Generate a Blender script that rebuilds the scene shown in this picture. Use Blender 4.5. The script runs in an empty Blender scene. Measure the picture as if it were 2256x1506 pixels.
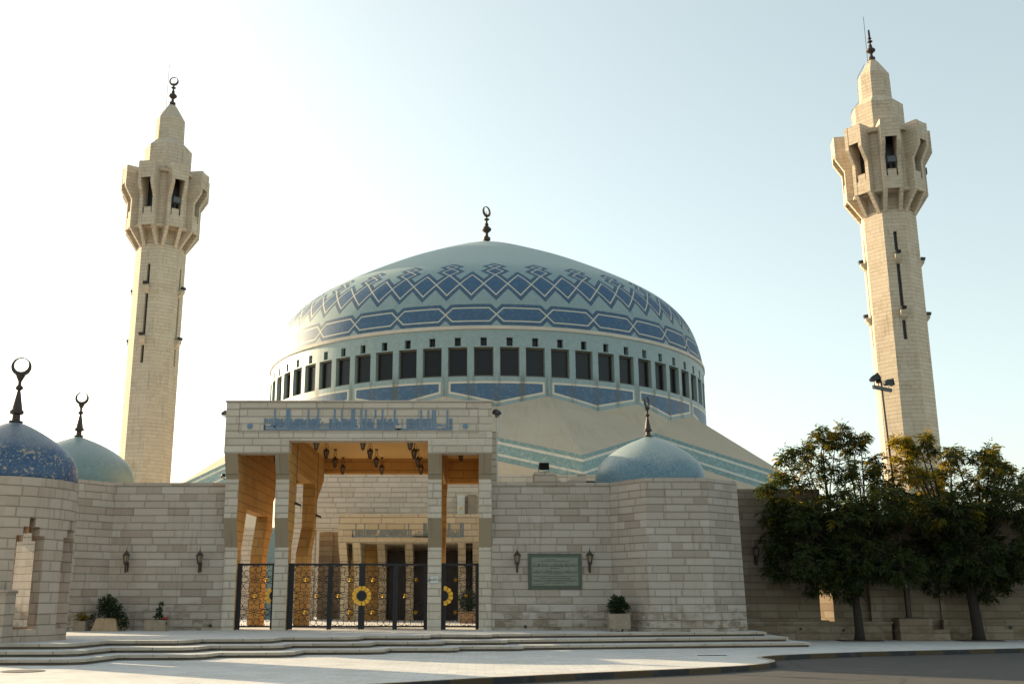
import bpy, bmesh, math, random
from mathutils import Vector, Matrix
R = math.radians
S = bpy.context.scene
COL = S.collection
random.seed(7)

# ------------------------------------------------------------------ camera, sky, sun, exposure
CAM_H = 1.6
cd = bpy.data.cameras.new("camera"); cam = bpy.data.objects.new("camera", cd); COL.objects.link(cam)
cam.location = (0, 0, CAM_H); cam.rotation_euler = (R(90 + 13.75), 0, 0)
cd.sensor_width = 36; cd.lens = 36 * 2290 / 2256; cd.shift_x = 79 / 2256
cd.clip_end = 3000
S.camera = cam
SUN_EL, SUN_AZ = 18.0, 306.0
W = bpy.data.worlds.new("World"); S.world = W; W.use_nodes = True
nt = W.node_tree
sky = nt.nodes.new('ShaderNodeTexSky'); sky.sky_type = 'NISHITA'; sky.sun_disc = False
sky.sun_elevation = R(SUN_EL); sky.sun_rotation = R(SUN_AZ)
sky.air_density = 1.0; sky.dust_density = 4.0; sky.ozone_density = 1.0; sky.altitude = 900
hz = nt.nodes.new('ShaderNodeHueSaturation'); hz.inputs['Saturation'].default_value = .78          # hazy, milky sky
wb = nt.nodes.new('ShaderNodeMix'); wb.data_type = 'RGBA'; wb.blend_type = 'MULTIPLY'; wb.inputs['Factor'].default_value = 1.0
nt.links.new(sky.outputs[0], hz.inputs['Color']); nt.links.new(hz.outputs[0], wb.inputs[6]); wb.inputs[7].default_value = (1.08, 1.04, .86, 1)
vl = nt.nodes.new('ShaderNodeMix'); vl.data_type = 'RGBA'; vl.inputs['Factor'].default_value = .27                      # even veil of high haze
nt.links.new(wb.outputs[2], vl.inputs[6]); vl.inputs[7].default_value = (2.40, 2.78, 2.60, 1)
nt.links.new(vl.outputs[2], nt.nodes['Background'].inputs[0])
nt.nodes['Background'].inputs[1].default_value = 0.110
ld = bpy.data.lights.new("sun", 'SUN'); sun = bpy.data.objects.new("sun", ld); COL.objects.link(sun)
ld.energy = 3.2; ld.angle = R(0.53); ld.color = (1.0, 0.79, 0.50)
sdir = Vector((math.sin(R(SUN_AZ)) * math.cos(R(SUN_EL)), math.cos(R(SUN_AZ)) * math.cos(R(SUN_EL)), math.sin(R(SUN_EL))))
sun.rotation_euler = sdir.to_track_quat('Z', 'Y').to_euler(); sun.location = sdir * 200
S.view_settings.view_transform = 'Standard'; S.view_settings.look = 'None'
S.view_settings.gamma = 1; S.view_settings.use_curve_mapping = False
S.view_settings.exposure = 1.55
S.render.engine = 'CYCLES'
S.cycles.max_bounces = 8; S.cycles.diffuse_bounces = 5; S.cycles.transparent_max_bounces = 12

# ------------------------------------------------------------------ scene-object helpers
def tag(o, label=None, cat=None, group=None, kind=None):
    if label: o['label'] = label
    if cat: o['category'] = cat
    if group: o['group'] = group
    if kind: o['kind'] = kind
    return o
def thing(name, label, cat, loc=(0, 0, 0), rz=0, group=None):
    o = bpy.data.objects.new(name, None); COL.objects.link(o)
    o.empty_display_size = .3
    o.location = loc; o.rotation_euler = (0, 0, rz)
    return tag(o, label, cat, group)
def dup(root, loc, label, rz=None, group=None):
    r = root.copy(); COL.objects.link(r); r.location = loc
    if rz is not None: r.rotation_euler = (0, 0, rz)
    r['label'] = label
    if group: r['group'] = group
    for ch in list(root.children):
        c = ch.copy(); COL.objects.link(c); c.parent = r
        for g in list(ch.children):
            d = g.copy(); COL.objects.link(d); d.parent = c
    return r

class MB:
    """collects faces, links them as one mesh object"""
    def __init__(s): s.v = []; s.f = []; s.uv = []; s.m = []
    def face(s, pts, uv=None, m=0):
        i = len(s.v); s.v += [tuple(p) for p in pts]; s.f.append(list(range(i, i + len(pts)))); s.uv.append(uv); s.m.append(m)
    def box(s, x0, x1, y0, y1, z0, z1, m=0, skip=''):
        p = lambda a, b, c: (a, b, c)
        if 'f' not in skip: s.face([(x0,y0,z0),(x1,y0,z0),(x1,y0,z1),(x0,y0,z1)], m=m)
        if 'k' not in skip: s.face([(x1,y1,z0),(x0,y1,z0),(x0,y1,z1),(x1,y1,z1)], m=m)
        if 'l' not in skip: s.face([(x0,y1,z0),(x0,y0,z0),(x0,y0,z1),(x0,y1,z1)], m=m)
        if 'r' not in skip: s.face([(x1,y0,z0),(x1,y1,z0),(x1,y1,z1),(x1,y0,z1)], m=m)
        if 't' not in skip: s.face([(x0,y0,z1),(x1,y0,z1),(x1,y1,z1),(x0,y1,z1)], m=m)
        if 'b' not in skip: s.face([(x0,y1,z0),(x1,y1,z0),(x1,y0,z0),(x0,y0,z0)], m=m)
    def prism(s, pts, z0, z1, m=0, cap=True, pts_top=None):
        """vertical prism over a counter-clockwise polygon"""
        n = len(pts); T = pts_top or pts
        for i in range(n):
            a, b = pts[i], pts[(i + 1) % n]; c, d = T[i], T[(i + 1) % n]
            s.face([(a[0],a[1],z0),(b[0],b[1],z0),(d[0],d[1],z1),(c[0],c[1],z1)], m=m)
        if cap:
            s.face([(p[0],p[1],z1) for p in T], m=m)
            s.face([(p[0],p[1],z0) for p in reversed(pts)], m=m)
    def extrude(s, poly, frame, t0, t1, m=0):
        """polygon (a,b) in a plane given by frame(a,b,t)->xyz, thickened from t0 to t1"""
        n = len(poly)
        A = [frame(a, b, t0) for a, b in poly]; B = [frame(a, b, t1) for a, b in poly]
        s.face(A, m=m); s.face(B[::-1], m=m)
        for i in range(n):
            j = (i + 1) % n
            s.face([A[j], A[i], B[i], B[j]], m=m)
    def lathe(s, prof, c=(0, 0), n=24, m=0, a0=0, uvs=None):
        for k in range(len(prof) - 1):
            (r0, z0), (r1, z1) = prof[k], prof[k + 1]
            for i in range(n):
                t0 = a0 + 2 * math.pi * i / n; t1 = a0 + 2 * math.pi * (i + 1) / n
                P = lambda r, t, z: (c[0] + r * math.cos(t), c[1] + r * math.sin(t), z)
                if r0 > 1e-6 and r1 > 1e-6: s.face([P(r0,t0,z0), P(r0,t1,z0), P(r1,t1,z1), P(r1,t0,z1)], m=m)
                elif r0 > 1e-6: s.face([P(r0,t0,z0), P(r0,t1,z0), P(r1,t0,z1)], m=m)
                elif r1 > 1e-6: s.face([P(r0,t0,z0), P(r1,t1,z1), P(r1,t0,z1)], m=m)
    def tube(s, path, r, n=6, m=0, cap=True):
        path = [Vector(p) for p in path]; rings = []
        rr = r if isinstance(r, (list, tuple)) else [r] * len(path)
        for i, p in enumerate(path):
            d = (path[min(i + 1, len(path) - 1)] - path[max(i - 1, 0)]).normalized()
            up = Vector((0, 0, 1)) if abs(d.z) < .95 else Vector((1, 0, 0))
            a = d.cross(up).normalized(); b = a.cross(d).normalized()
            rings.append([p + (a * math.cos(2*math.pi*k/n + math.pi/n) + b * math.sin(2*math.pi*k/n + math.pi/n)) * rr[i] for k in range(n)])
        for i in range(len(rings) - 1):
            for k in range(n):
                l = (k + 1) % n
                s.face([rings[i][l], rings[i][k], rings[i+1][k], rings[i+1][l]], m=m)
        if cap: s.face(rings[0], m=m); s.face(rings[-1][::-1], m=m)
    def build(s, name, mats, parent=None, world=True, smooth=False, merge=False):
        if not isinstance(mats, (list, tuple)): mats = [mats]
        off = Vector((0, 0, 0))
        if parent is not None and world:
            p = parent
            while p is not None: off += p.location; p = p.parent
        me = bpy.data.meshes.new(name)
        me.from_pydata([tuple(Vector(v) - off) for v in s.v], [], s.f)
        for m in mats: me.materials.append(m)
        uvl = me.uv_layers.new(name='UVMap')
        for pi, poly in enumerate(me.polygons):
            poly.material_index = s.m[pi]; poly.use_smooth = smooth
            uv = s.uv[pi]
            if uv is None:
                n = poly.normal
                pts = [Vector(s.v[i]) for i in s.f[pi]]
                if abs(n.z) > .8: uv = [(p.x, p.y) for p in pts]
                else:
                    t = Vector((-n.y, n.x, 0)).normalized(); uv = [(p.dot(t), p.z) for p in pts]
            for k, li in enumerate(poly.loop_indices): uvl.data[li].uv = uv[k]
        if merge or smooth:
            bm = bmesh.new(); bm.from_mesh(me); bmesh.ops.remove_doubles(bm, verts=bm.verts, dist=1e-4); bm.to_mesh(me); bm.free()
        me.update()
        o = bpy.data.objects.new(name, me); COL.objects.link(o)
        if parent is not None: o.parent = parent
        return o

# ------------------------------------------------------------------ node helpers
class NG:
    def __init__(s, name):
        s.mat = bpy.data.materials.new(name); s.mat.use_nodes = True
        s.t = s.mat.node_tree; s.bsdf = s.t.nodes['Principled BSDF']
    def node(s, typ, **kw):
        n = s.t.nodes.new(typ)
        for k, v in kw.items(): setattr(n, k, v)
        return n
    def put(s, sock, v):
        if hasattr(v, 'is_output'): s.t.links.new(v, sock)
        elif v is not None: sock.default_value = v
    def m(s, op, a, b=None, c=None):
        n = s.node('ShaderNodeMath', operation=op)
        s.put(n.inputs[0], a); s.put(n.inputs[1], b)
        if c is not None: s.put(n.inputs[2], c)
        return n.outputs[0]
    def xyz(s, v):
        n = s.node('ShaderNodeSeparateXYZ'); s.put(n.inputs[0], v); return n.outputs
    def vec(s, x, y, z=0.0):
        n = s.node('ShaderNodeCombineXYZ'); s.put(n.inputs[0], x); s.put(n.inputs[1], y); s.put(n.inputs[2], z); return n.outputs[0]
    def uv(s): return s.node('ShaderNodeTexCoord').outputs['UV']
    def obj(s): return s.node('ShaderNodeTexCoord').outputs['Object']
    def geo(s): return s.node('ShaderNodeNewGeometry').outputs['Position']
    def noise(s, vec, scale, detail=3.0, rough=.55, dim='3D'):
        n = s.node('ShaderNodeTexNoise', noise_dimensions=dim)
        if dim == '1D': s.put(n.inputs['W'], vec)
        else: s.put(n.inputs['Vector'], vec)
        s.put(n.inputs['Scale'], scale); s.put(n.inputs['Detail'], detail); s.put(n.inputs['Roughness'], rough)
        return n.outputs[0]
    def white(s, vec):
        n = s.node('ShaderNodeTexWhiteNoise', noise_dimensions='3D'); s.put(n.inputs['Vector'], vec); return n.outputs
    def mix(s, fac, a, b, mode='MIX'):
        n = s.node('ShaderNodeMix', data_type='RGBA', blend_type=mode)
        s.put(n.inputs['Factor'], fac)
        ca = [i for i in n.inputs if i.type == 'RGBA']
        for k, v in zip(ca, (a, b)):
            if isinstance(v, (tuple, list)) and len(v) == 3: v = (*v, 1)
            s.put(k, v)
        return [o for o in n.outputs if o.type == 'RGBA'][0]
    def ramp(s, fac, stops, interp='LINEAR'):
        n = s.node('ShaderNodeValToRGB'); n.color_ramp.interpolation = interp
        e = n.color_ramp.elements
        while len(e) < len(stops): e.new(.5)
        for k, (p, c) in enumerate(stops): e[k].position = p; e[k].color = (*c, 1) if len(c) == 3 else c
        s.put(n.inputs[0], fac); return n.outputs[0]
    def step(s, v, lo, hi):
        n = s.node('ShaderNodeMapRange', interpolation_type='SMOOTHSTEP')
        s.put(n.inputs[0], v); s.put(n.inputs[1], lo); s.put(n.inputs[2], hi); return n.outputs[0]
    def bump(s, h, strength=.3, dist=.02):
        n = s.node('ShaderNodeBump'); s.put(n.inputs['Height'], h); s.put(n.inputs['Strength'], strength); s.put(n.inputs['Distance'], dist)
        s.t.links.new(n.outputs[0], s.bsdf.inputs['Normal'])
    def done(s, col, rough=.8, metal=0.0, spec=None):
        s.put(s.bsdf.inputs['Base Color'], (*col, 1) if isinstance(col, tuple) else col)
        s.put(s.bsdf.inputs['Roughness'], rough); s.put(s.bsdf.inputs['Metallic'], metal)
        if spec is not None: s.put(s.bsdf.inputs['Specular IOR Level'], spec)
        return s.mat

def plain(name, col, rough=.6, metal=0.0, var=.25, scale=4.0):
    g = NG(name); nz = g.noise(g.obj(), scale, 4)
    c = g.mix(nz, tuple(x * (1 - var) for x in col), tuple(min(1, x * (1 + var)) for x in col))
    return g.done(c, rough, metal)

def ashlar(name, tones, course=.266, lo=.45, hi=1.15, joint=(.10, .085, .065), stain=.55, streak=.35, hj=.012, vj=.008, stain_col=(.20, .15, .095), low=None, gain=(1.30, 1.29, 1.38), jc=.66, tv=.75):
    """coursed limestone: staggered blocks of random length, tone per block, stains and run-off streaks. low = z band of splash staining"""
    g = NG(name); u, v, _ = g.xyz(g.uv())
    r = g.m('DIVIDE', v, course); row = g.m('FLOOR', r); fv = g.m('FRACT', r)
    rw = g.white(g.vec(row, 3.7, 1.3)); rs = g.xyz(rw[1])
    L = g.m('MULTIPLY_ADD', rs[0], hi - lo, lo)
    uu = g.m('ADD', g.m('DIVIDE', u, L), g.m('MULTIPLY', rs[1], 40.0))
    jit = g.noise(g.vec(uu, g.m('MULTIPLY', row, 7.31), 0.0), .8, 0, dim='3D')
    uu = g.m('MULTIPLY_ADD', jit, .9, uu)
    cl = g.m('FLOOR', uu); fu = g.m('FRACT', uu)
    h = g.xyz(g.white(g.vec(cl, row, 9.1))[1])
    mean = [sum(c[i] for _, c in tones)/len(tones) for i in range(3)]
    tone = g.ramp(h[0], [(p, tuple(min(.8, (m_ + (q-m_)*tv)*k) for q, m_, k in zip(c, mean, gain))) for p, c in tones])
    du = g.m('MULTIPLY', g.m('MINIMUM', fu, g.m('SUBTRACT', 1.0, fu)), L)
    dv = g.m('MULTIPLY', g.m('MINIMUM', fv, g.m('SUBTRACT', 1.0, fv)), course)
    jh = g.m('SUBTRACT', 1.0, g.step(dv, hj * .4, hj * 1.5)); jv = g.m('MULTIPLY', g.m('SUBTRACT', 1.0, g.step(du, vj * .4, vj * 1.5)), .75)
    jm = g.m('MAXIMUM', jh, jv)
    pos = g.vec(u, v, h[1])
    n1 = g.noise(pos, .55, 5, .62); n2 = g.noise(g.vec(u, g.m('MULTIPLY', v, 1.3), g.m('MULTIPLY', h[2], 30.0)), 3.2, 4, .6)
    st = g.m('MULTIPLY', g.step(n1, .52, .78), stain)
    c = g.mix(st, tone, g.mix(.5, tone, (*stain_col, 1)))
    blot = g.m('MULTIPLY', g.step(n2, .55, .8), .5)
    c = g.mix(blot, c, g.mix(.6, c, (.27, .20, .13, 1)))
    sk = g.noise(g.vec(g.m('MULTIPLY', u, 3.3), g.m('MULTIPLY', v, .22), 0.0), 1.6, 3, .5)
    c = g.mix(g.m('MULTIPLY', g.step(sk, .56, .8), streak), c, g.mix(.65, c, (.12, .09, .06, 1)))
    if low is not None:
        lw = g.m('MULTIPLY', g.m('SUBTRACT', 1.0, g.step(v, low[0], low[1])), g.step(g.noise(g.vec(g.m('MULTIPLY', cl, .83), g.m('ADD', g.m('MULTIPLY', row, 1.7), g.m('MULTIPLY', v, 2.0)), u), 1.1, 4, .7), .44, .64))
        c = g.mix(g.m('MULTIPLY', lw, .7), c, (.135, .09, .045, 1))
    ed = g.m('MINIMUM', du, dv)
    rim = g.m('MULTIPLY', g.m('SUBTRACT', 1.0, g.step(g.m('ADD', ed, g.m('MULTIPLY_ADD', n2, .10, -.055)), .012, .05)), g.m('GREATER_THAN', h[2], .4))
    c = g.mix(g.m('MULTIPLY', rim, .42), c, g.mix(.55, c, (.16, .125, .09, 1)))
    fine = g.noise(pos, 14.0, 3, .6)
    c = g.mix(g.m('MULTIPLY', fine, .22), c, g.mix(.5, c, (.12, .1, .08, 1)))
    c = g.mix(g.m('MULTIPLY', jm, jc), c, (*joint, 1))
    hgt = g.m('SUBTRACT', g.m('MULTIPLY_ADD', g.noise(pos, 7.0, 4, .6), .35, g.m('MULTIPLY', h[1], .25)), jm)
    g.bump(hgt, .55, .02)
    return g.done(c, .86, 0, .25)

M = {}
PALE = [(0, (0.224, 0.178, 0.132)), (.25, (0.310, 0.264, 0.205)), (.5, (0.343, 0.297, 0.238)), (.75, (0.290, 0.244, 0.188)), (1, (0.383, 0.337, 0.277))]
M['stone'] = ashlar('pale_limestone', PALE, low=(.6, 1.9), stain=.75, streak=.5)
M['stone_portal'] = ashlar('portal_limestone', [(0, (0.304, 0.257, 0.198)), (.5, (0.363, 0.317, 0.254)), (1, (0.396, 0.350, 0.290))], course=.27, lo=.6, hi=1.0, stain=.35, streak=.3, gain=(1.52, 1.50, 1.52), jc=.55, tv=.6)
M['stone_bounce'] = ashlar('bounce_tinted_limestone', [(0, (0.390, 0.234, 0.098)), (.5, (0.437, 0.273, 0.117)), (1, (0.468, 0.304, 0.140))], course=.36, lo=.6, hi=1.1, stain=.3, streak=.15, joint=(.17, .10, .05), gain=(1.10, 1.03, .76), jc=.7, tv=.8)  # warm bounce light from the courtyard put into the stone tones
M['stone_minaret'] = ashlar('minaret_limestone', [(0, (0.290, 0.244, 0.185)), (.5, (0.343, 0.294, 0.224)), (1, (0.383, 0.337, 0.271))], course=.34, lo=.5, hi=1.2, stain=.95, streak=.75, hj=.02, stain_col=(.34, .22, .10), gain=(1.66, 1.60, 1.56), jc=.2, tv=.4)  # raised gain puts the pale veil of haze into the tones
M['stone_yellow'] = ashlar('yellow_limestone', [(0, (.31, .275, .205)), (.5, (.36, .325, .25)), (1, (.40, .365, .29))], course=.30, stain=.3, streak=.2, gain=(1.5, 1.46, 1.36))
M['stone_kiosk'] = ashlar('pinkish_limestone', [(0, (0.284, 0.231, 0.185)), (.5, (0.323, 0.271, 0.221)), (1, (0.350, 0.297, 0.247))], course=.285, lo=.4, hi=.75, stain=.6, streak=.45, hj=.012, gain=(1.30, 1.24, 1.22))
M['stone_dark'] = ashlar('shade_toned_limestone', [(0, (0.198, 0.145, 0.099)), (.5, (0.264, 0.211, 0.152)), (1, (0.310, 0.257, 0.198))], stain=.6, streak=.45, low=(.1, 1.7), gain=(.95, .93, .9))  # darker limestone copy, with the shade put into its tones
M['corbel'] = ashlar('weathered_corbel_stone', [(0, (.27, .215, .155)), (1, (.33, .27, .20))], course=3.0, lo=.9, hi=.95, stain=.8, streak=.9, gain=(.98, .95, .9))

def paving():
    g = NG('stone_paving'); p = g.geo(); x, y, _ = g.xyz(p)
    a = g.m('DIVIDE', y, .42); row = g.m('FLOOR', a); fy = g.m('FRACT', a)
    b = g.m('ADD', g.m('DIVIDE', x, .42), g.m('MULTIPLY', g.m('MODULO', row, 2.0), .5)); col = g.m('FLOOR', b); fx = g.m('FRACT', b)
    h = g.xyz(g.white(g.vec(col, row, 2.2))[1])
    c = g.ramp(h[0], [(0, (.53, .52, .51)), (.5, (.58, .57, .555)), (1, (.62, .605, .59))])
    d = g.m('MULTIPLY', g.m('MINIMUM', g.m('MINIMUM', fx, g.m('SUBTRACT', 1.0, fx)), g.m('MINIMUM', fy, g.m('SUBTRACT', 1.0, fy))), .42)
    j = g.m('SUBTRACT', 1.0, g.step(d, .004, .016))
    n = g.noise(p, .5, 5, .6); c = g.mix(g.m('MULTIPLY', g.step(n, .45, .75), .45), c, g.mix(.5, c, (.2, .17, .13, 1)))
    n2 = g.noise(p, 9.0, 4, .6); c = g.mix(g.m('MULTIPLY', n2, .35), c, g.mix(.5, c, (.16, .14, .12, 1)))
    sp = g.step(g.noise(p, 22.0, 2, .5), .68, .74); c = g.mix(g.m('MULTIPLY', sp, .4), c, (.12, .1, .085, 1))
    c = g.mix(g.m('MULTIPLY', j, .28), c, (.2, .18, .16, 1))
    g.bump(g.m('SUBTRACT', g.m('MULTIPLY', n2, .3), j), .35, .01)
    return g.done(c, .8, 0, .3)
M['paving'] = paving()
def asphalt():
    g = NG('asphalt'); p = g.geo(); x, y, _ = g.xyz(p)
    n = g.noise(p, .35, 5, .6); f = g.noise(p, 60.0, 2, .6)
    c = g.mix(n, (.042, .039, .038), (.070, .064, .06))
    c = g.mix(g.m('MULTIPLY', f, .6), c, (.10, .092, .085, 1))
    dust = g.step(g.noise(g.vec(x, g.m('MULTIPLY', y, 2.5), 0.0), .6, 5, .65), .5, .8)
    c = g.mix(g.m('MULTIPLY', dust, .45), c, (.17, .145, .115, 1))
    v = g.node('ShaderNodeTexVoronoi', feature='DISTANCE_TO_EDGE'); g.put(v.inputs['Vector'], g.vec(g.m('ADD', x, n), y, 0.0)); v.inputs['Scale'].default_value = .22
    ck = g.m('SUBTRACT', 1.0, g.step(v.outputs[0], .002, .008)); c = g.mix(g.m('MULTIPLY', ck, .6), c, (.03, .028, .026, 1))
    g.bump(f, .5, .01)
    return g.done(c, .85, 0, .3)
M['asphalt'] = asphalt()
def kerb_mat():
    g = NG('painted_kerb'); u, v, _ = g.xyz(g.uv())
    s = g.m('FRACT', g.m('DIVIDE', u, 2.1)); st = g.m('GREATER_THAN', s, .5)
    c = g.mix(st, (.018, .018, .02), (.06, .036, .012))
    n = g.noise(g.vec(u, v, 0.0), 3.0, 5, .7); c = g.mix(g.m('MULTIPLY', g.step(n, .5, .68), .75), c, (.055, .048, .042, 1))
    return g.done(c, .75)
M['kerb'] = kerb_mat()
def slab_mat():
    g = NG('step_stone'); u, v, w = g.xyz(g.uv()); p = g.geo()
    a = g.m('DIVIDE', u, 1.15); k = g.m('FLOOR', g.m('ADD', a, g.m('MULTIPLY', g.m('FLOOR', g.m('DIVIDE', v, .14)), .37))); f = g.m('FRACT', g.m('ADD', a, g.m('MULTIPLY', g.m('FLOOR', g.m('DIVIDE', v, .14)), .37)))
    h = g.white(g.vec(k, g.m('FLOOR', g.m('DIVIDE', v, .14)), 1.0))[0]
    c = g.ramp(h, [(0, (.37, .30, .235)), (1, (.46, .385, .30))])
    j = g.m('SUBTRACT', 1.0, g.step(g.m('MULTIPLY', g.m('MINIMUM', f, g.m('SUBTRACT', 1.0, f)), 1.15), .006, .02))
    n = g.noise(p, 2.0, 5, .65); c = g.mix(g.m('MULTIPLY', g.step(n, .45, .75), .6), c, g.mix(.6, c, (.15, .11, .075, 1)))
    c = g.mix(g.m('MULTIPLY', j, .75), c, (.1, .08, .06, 1))
    return g.done(c, .82, 0, .3)
M['slab'] = slab_mat(); M['riser'] = plain('undercut_shade_riser', (.15, .115, .085), .9, 0, .35, 3)  # contact shade under the slab edges painted into the riser colour

TEAL, BLUE, DBLUE, WHITE_T = (.18, .28, .28), (.058, .115, .195), (.058, .105, .168), (.47, .46, .39)
def mosaic(g, c, uvv, scale=5.0, amt=.35):
    """tesserae speckle"""
    v = g.node('ShaderNodeTexVoronoi'); g.put(v.inputs['Vector'], uvv); v.inputs['Scale'].default_value = scale
    h = g.xyz(v.outputs['Color'])[0]
    c = g.mix(g.m('MULTIPLY', g.step(h, .55, 1.0), amt), c, g.mix(.5, c, (.62, .66, .62, 1)))
    c = g.mix(g.m('MULTIPLY', g.step(h, .45, 0.0), amt), c, g.mix(.5, c, (.03, .06, .09, 1)))
    return c
def main_dome_mat():
    g = NG('blue_mosaic_dome'); u, v, _ = g.xyz(g.uv())
    ox, oy, oz = g.xyz(g.obj()); r = g.m('SQRT', g.m('ADD', g.m('MULTIPLY', ox, ox), g.m('MULTIPLY', oy, oy)))
    cw = g.m('MULTIPLY', r, 2 * math.pi / 32)           # width of one of the 32 cells in metres at this height
    fx = g.m('FRACT', u)
    xo = g.m('ABSOLUTE', g.m('SUBTRACT', fx, .5))       # 0 in the cell's middle, .5 at the crossing
    xc = g.m('SUBTRACT', .5, xo)                         # distance from the crossing in cells
    # elongated hexagons, arc .84 centre
    y1 = g.m('ABSOLUTE', g.m('SUBTRACT', v, .86))
    dh = g.m('MINIMUM', g.m('SUBTRACT', .50, y1), g.m('MULTIPLY', g.m('SUBTRACT', g.m('MULTIPLY', xc, cw), g.m('MULTIPLY', y1, .98)), .72))
    # diamonds: 64 large ones, 32 small, 32 tiny above every second large
    def dia(xm, yc, a, b):
        return g.m('MULTIPLY', g.m('SUBTRACT', 1.0, g.m('ADD', g.m('DIVIDE', xm, a), g.m('DIVIDE', g.m('ABSOLUTE', g.m('SUBTRACT', v, yc)), b))), a * b / math.hypot(a, b))
    f2 = g.m('ABSOLUTE', g.m('SUBTRACT', g.m('FRACT', g.m('ADD', g.m('MULTIPLY', u, 2.0), .5)), .5))   # distance to the nearest half-cell centre line
    xm2 = g.m('MULTIPLY', f2, g.m('MULTIPLY', cw, .5))
    hw = g.m('MULTIPLY', cw, .25)
    bdn = g.m('MULTIPLY', g.m('SUBTRACT', 1.0, g.m('ADD', g.m('DIVIDE', xm2, hw), g.m('DIVIDE', g.m('ABSOLUTE', g.m('SUBTRACT', v, 3.45)), 1.02))), .64)
    xm1 = g.m('MULTIPLY', xc, cw)
    d2 = dia(xm1, 4.98, .58, .52); d3 = dia(xm1, 5.82, .42, .33)
    dd = g.m('MAXIMUM', bdn, g.m('MAXIMUM', d2, d3))
    d = g.m('MAXIMUM', dh, dd)
    blue_zone = g.step(d, -.315, -.295)
    line = g.m('MULTIPLY', g.step(d, -.055, -.04), g.m('SUBTRACT', 1.0, g.step(d, .04, .055)))
    n = g.noise(g.vec(g.m('MULTIPLY', u, 6.0), g.m('MULTIPLY', v, .5), 0.0), 1.3, 4, .6)
    teal = g.mix(n, (.205, .280, .292), (.262, .342, .350))
    teal = g.mix(g.step(v, 4.6, 7.5), teal, (.325, .39, .375, 1))
    blue = g.mix(g.step(d, .06, .08), (*DBLUE, 1), (*BLUE, 1))
    c = g.mix(blue_zone, teal, blue)
    c = mosaic(g, c, g.vec(g.m('MULTIPLY', u, 3.4), v, 0.0), 7.0, .09)
    c = g.mix(line, c, (*WHITE_T, 1))
    st = g.noise(g.vec(g.m('MULTIPLY', u, 9.0), g.m('MULTIPLY', v, .16), 0.0), 1.0, 4, .6)
    c = g.mix(g.m('MULTIPLY', g.step(st, .55, .8), .4), c, g.mix(.6, c, (.10, .115, .105, 1)))
    return g.done(c, .58, 0, .15)
M['dome'] = main_dome_mat()
def drum_mat():
    g = NG('teal_mosaic_drum'); u, v, _ = g.xyz(g.uv())     # u in cells of 11.25 degrees, v = height
    x = g.m('FRACT', g.m('DIVIDE', u, 2.0)); xa = g.m('ABSOLUTE', g.m('SUBTRACT', x, .5))
    dA = g.m('MULTIPLY', g.m('SUBTRACT', .462, xa), 7.07); dT = g.m('SUBTRACT', 15.66, v)
    zb = g.m('SUBTRACT', 14.93, g.m('MULTIPLY', g.m('SUBTRACT', 1.0, g.m('MULTIPLY', xa, 2.0)), .78))
    dB = g.m('SUBTRACT', v, zb); d = g.m('MINIMUM', dA, g.m('MINIMUM', dT, dB))
    n = g.noise(g.vec(g.m('MULTIPLY', u, 5.0), v, 0.0), 1.1, 4, .6)
    teal = g.mix(n, (.205, .280, .286), (.262, .342, .346))
    blue = g.mix(n, (.044, .100, .180), (.060, .122, .205))
    c = g.mix(g.step(d, .13, .15), teal, blue)
    c = mosaic(g, c, g.vec(g.m('MULTIPLY', u, 3.4), v, 0.0), 7.0, .13)
    c = g.mix(g.m('MULTIPLY', g.step(d, -.01, .01), g.m('SUBTRACT', 1.0, g.step(d, .12, .145))), c, (.56, .50, .40, 1))
    # run-off streaks below the piers between windows
    w = g.m('ABSOLUTE', g.m('SUBTRACT', g.m('FRACT', g.m('MULTIPLY', u, 2.0)), .5))
    sk = g.noise(g.vec(g.m('MULTIPLY', u, 14.0), g.m('MULTIPLY', v, .35), 0.0), 1.0, 4, .6)
    sm = g.m('MULTIPLY', g.m('MULTIPLY', g.step(w, .28, .46), g.m('SUBTRACT', 1.0, g.step(v, 15.7, 16.6))), g.step(sk, .35, .65))
    c = g.mix(g.m('MULTIPLY', sm, .75), c, (.10, .095, .07, 1))
    return g.done(c, .45, 0, .4)
M['drum'] = drum_mat()
def small_dome_mat(name, top, low, z0, z1, peel=0.0):
    g = NG(name); p = g.obj(); x, y, z = g.xyz(p)
    n = g.noise(p, 1.6, 5, .65)
    t = g.step(g.m('ADD', z, g.m('MULTIPLY_ADD', n, .9, -.45)), z0, z1)
    v = g.node('ShaderNodeTexVoronoi'); g.put(v.inputs['Vector'], p); v.inputs['Scale'].default_value = 24.0
    h = g.xyz(v.outputs['Color'])
    t2 = g.m('MINIMUM', 1.0, g.m('MAXIMUM', 0.0, g.m('ADD', t, g.m('MULTIPLY_ADD', h[0], .5, -.25))))
    c = g.mix(t2, low, top)
    c = g.mix(g.m('MULTIPLY', g.step(h[1], .6, 1.0), .22), c, g.mix(.5, c, (.55, .6, .58, 1)))
    c = g.mix(g.m('MULTIPLY', g.step(h[2], .5, 0.0), .25), c, g.mix(.5, c, (.03, .05, .08, 1)))
    if peel:
        q = g.noise(g.vec(x, y, g.m('MULTIPLY', z, 1.6)), 2.1, 6, .72)
        q2 = g.m('MULTIPLY', g.step(q, .575, .60), g.m('SUBTRACT', 1.0, g.step(z, .75, 1.0)))
        sp = g.m('MULTIPLY', g.m('GREATER_THAN', h[0], .93), g.m('SUBTRACT', 1.0, g.step(z, .5, 1.1)))
        c = g.mix(g.m('MULTIPLY', g.m('MAXIMUM', q2, sp), peel), c, (.36, .29, .19, 1))
    g.bump(h[0], .12, .01)
    return g.done(c, .42, 0, .45)
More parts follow.
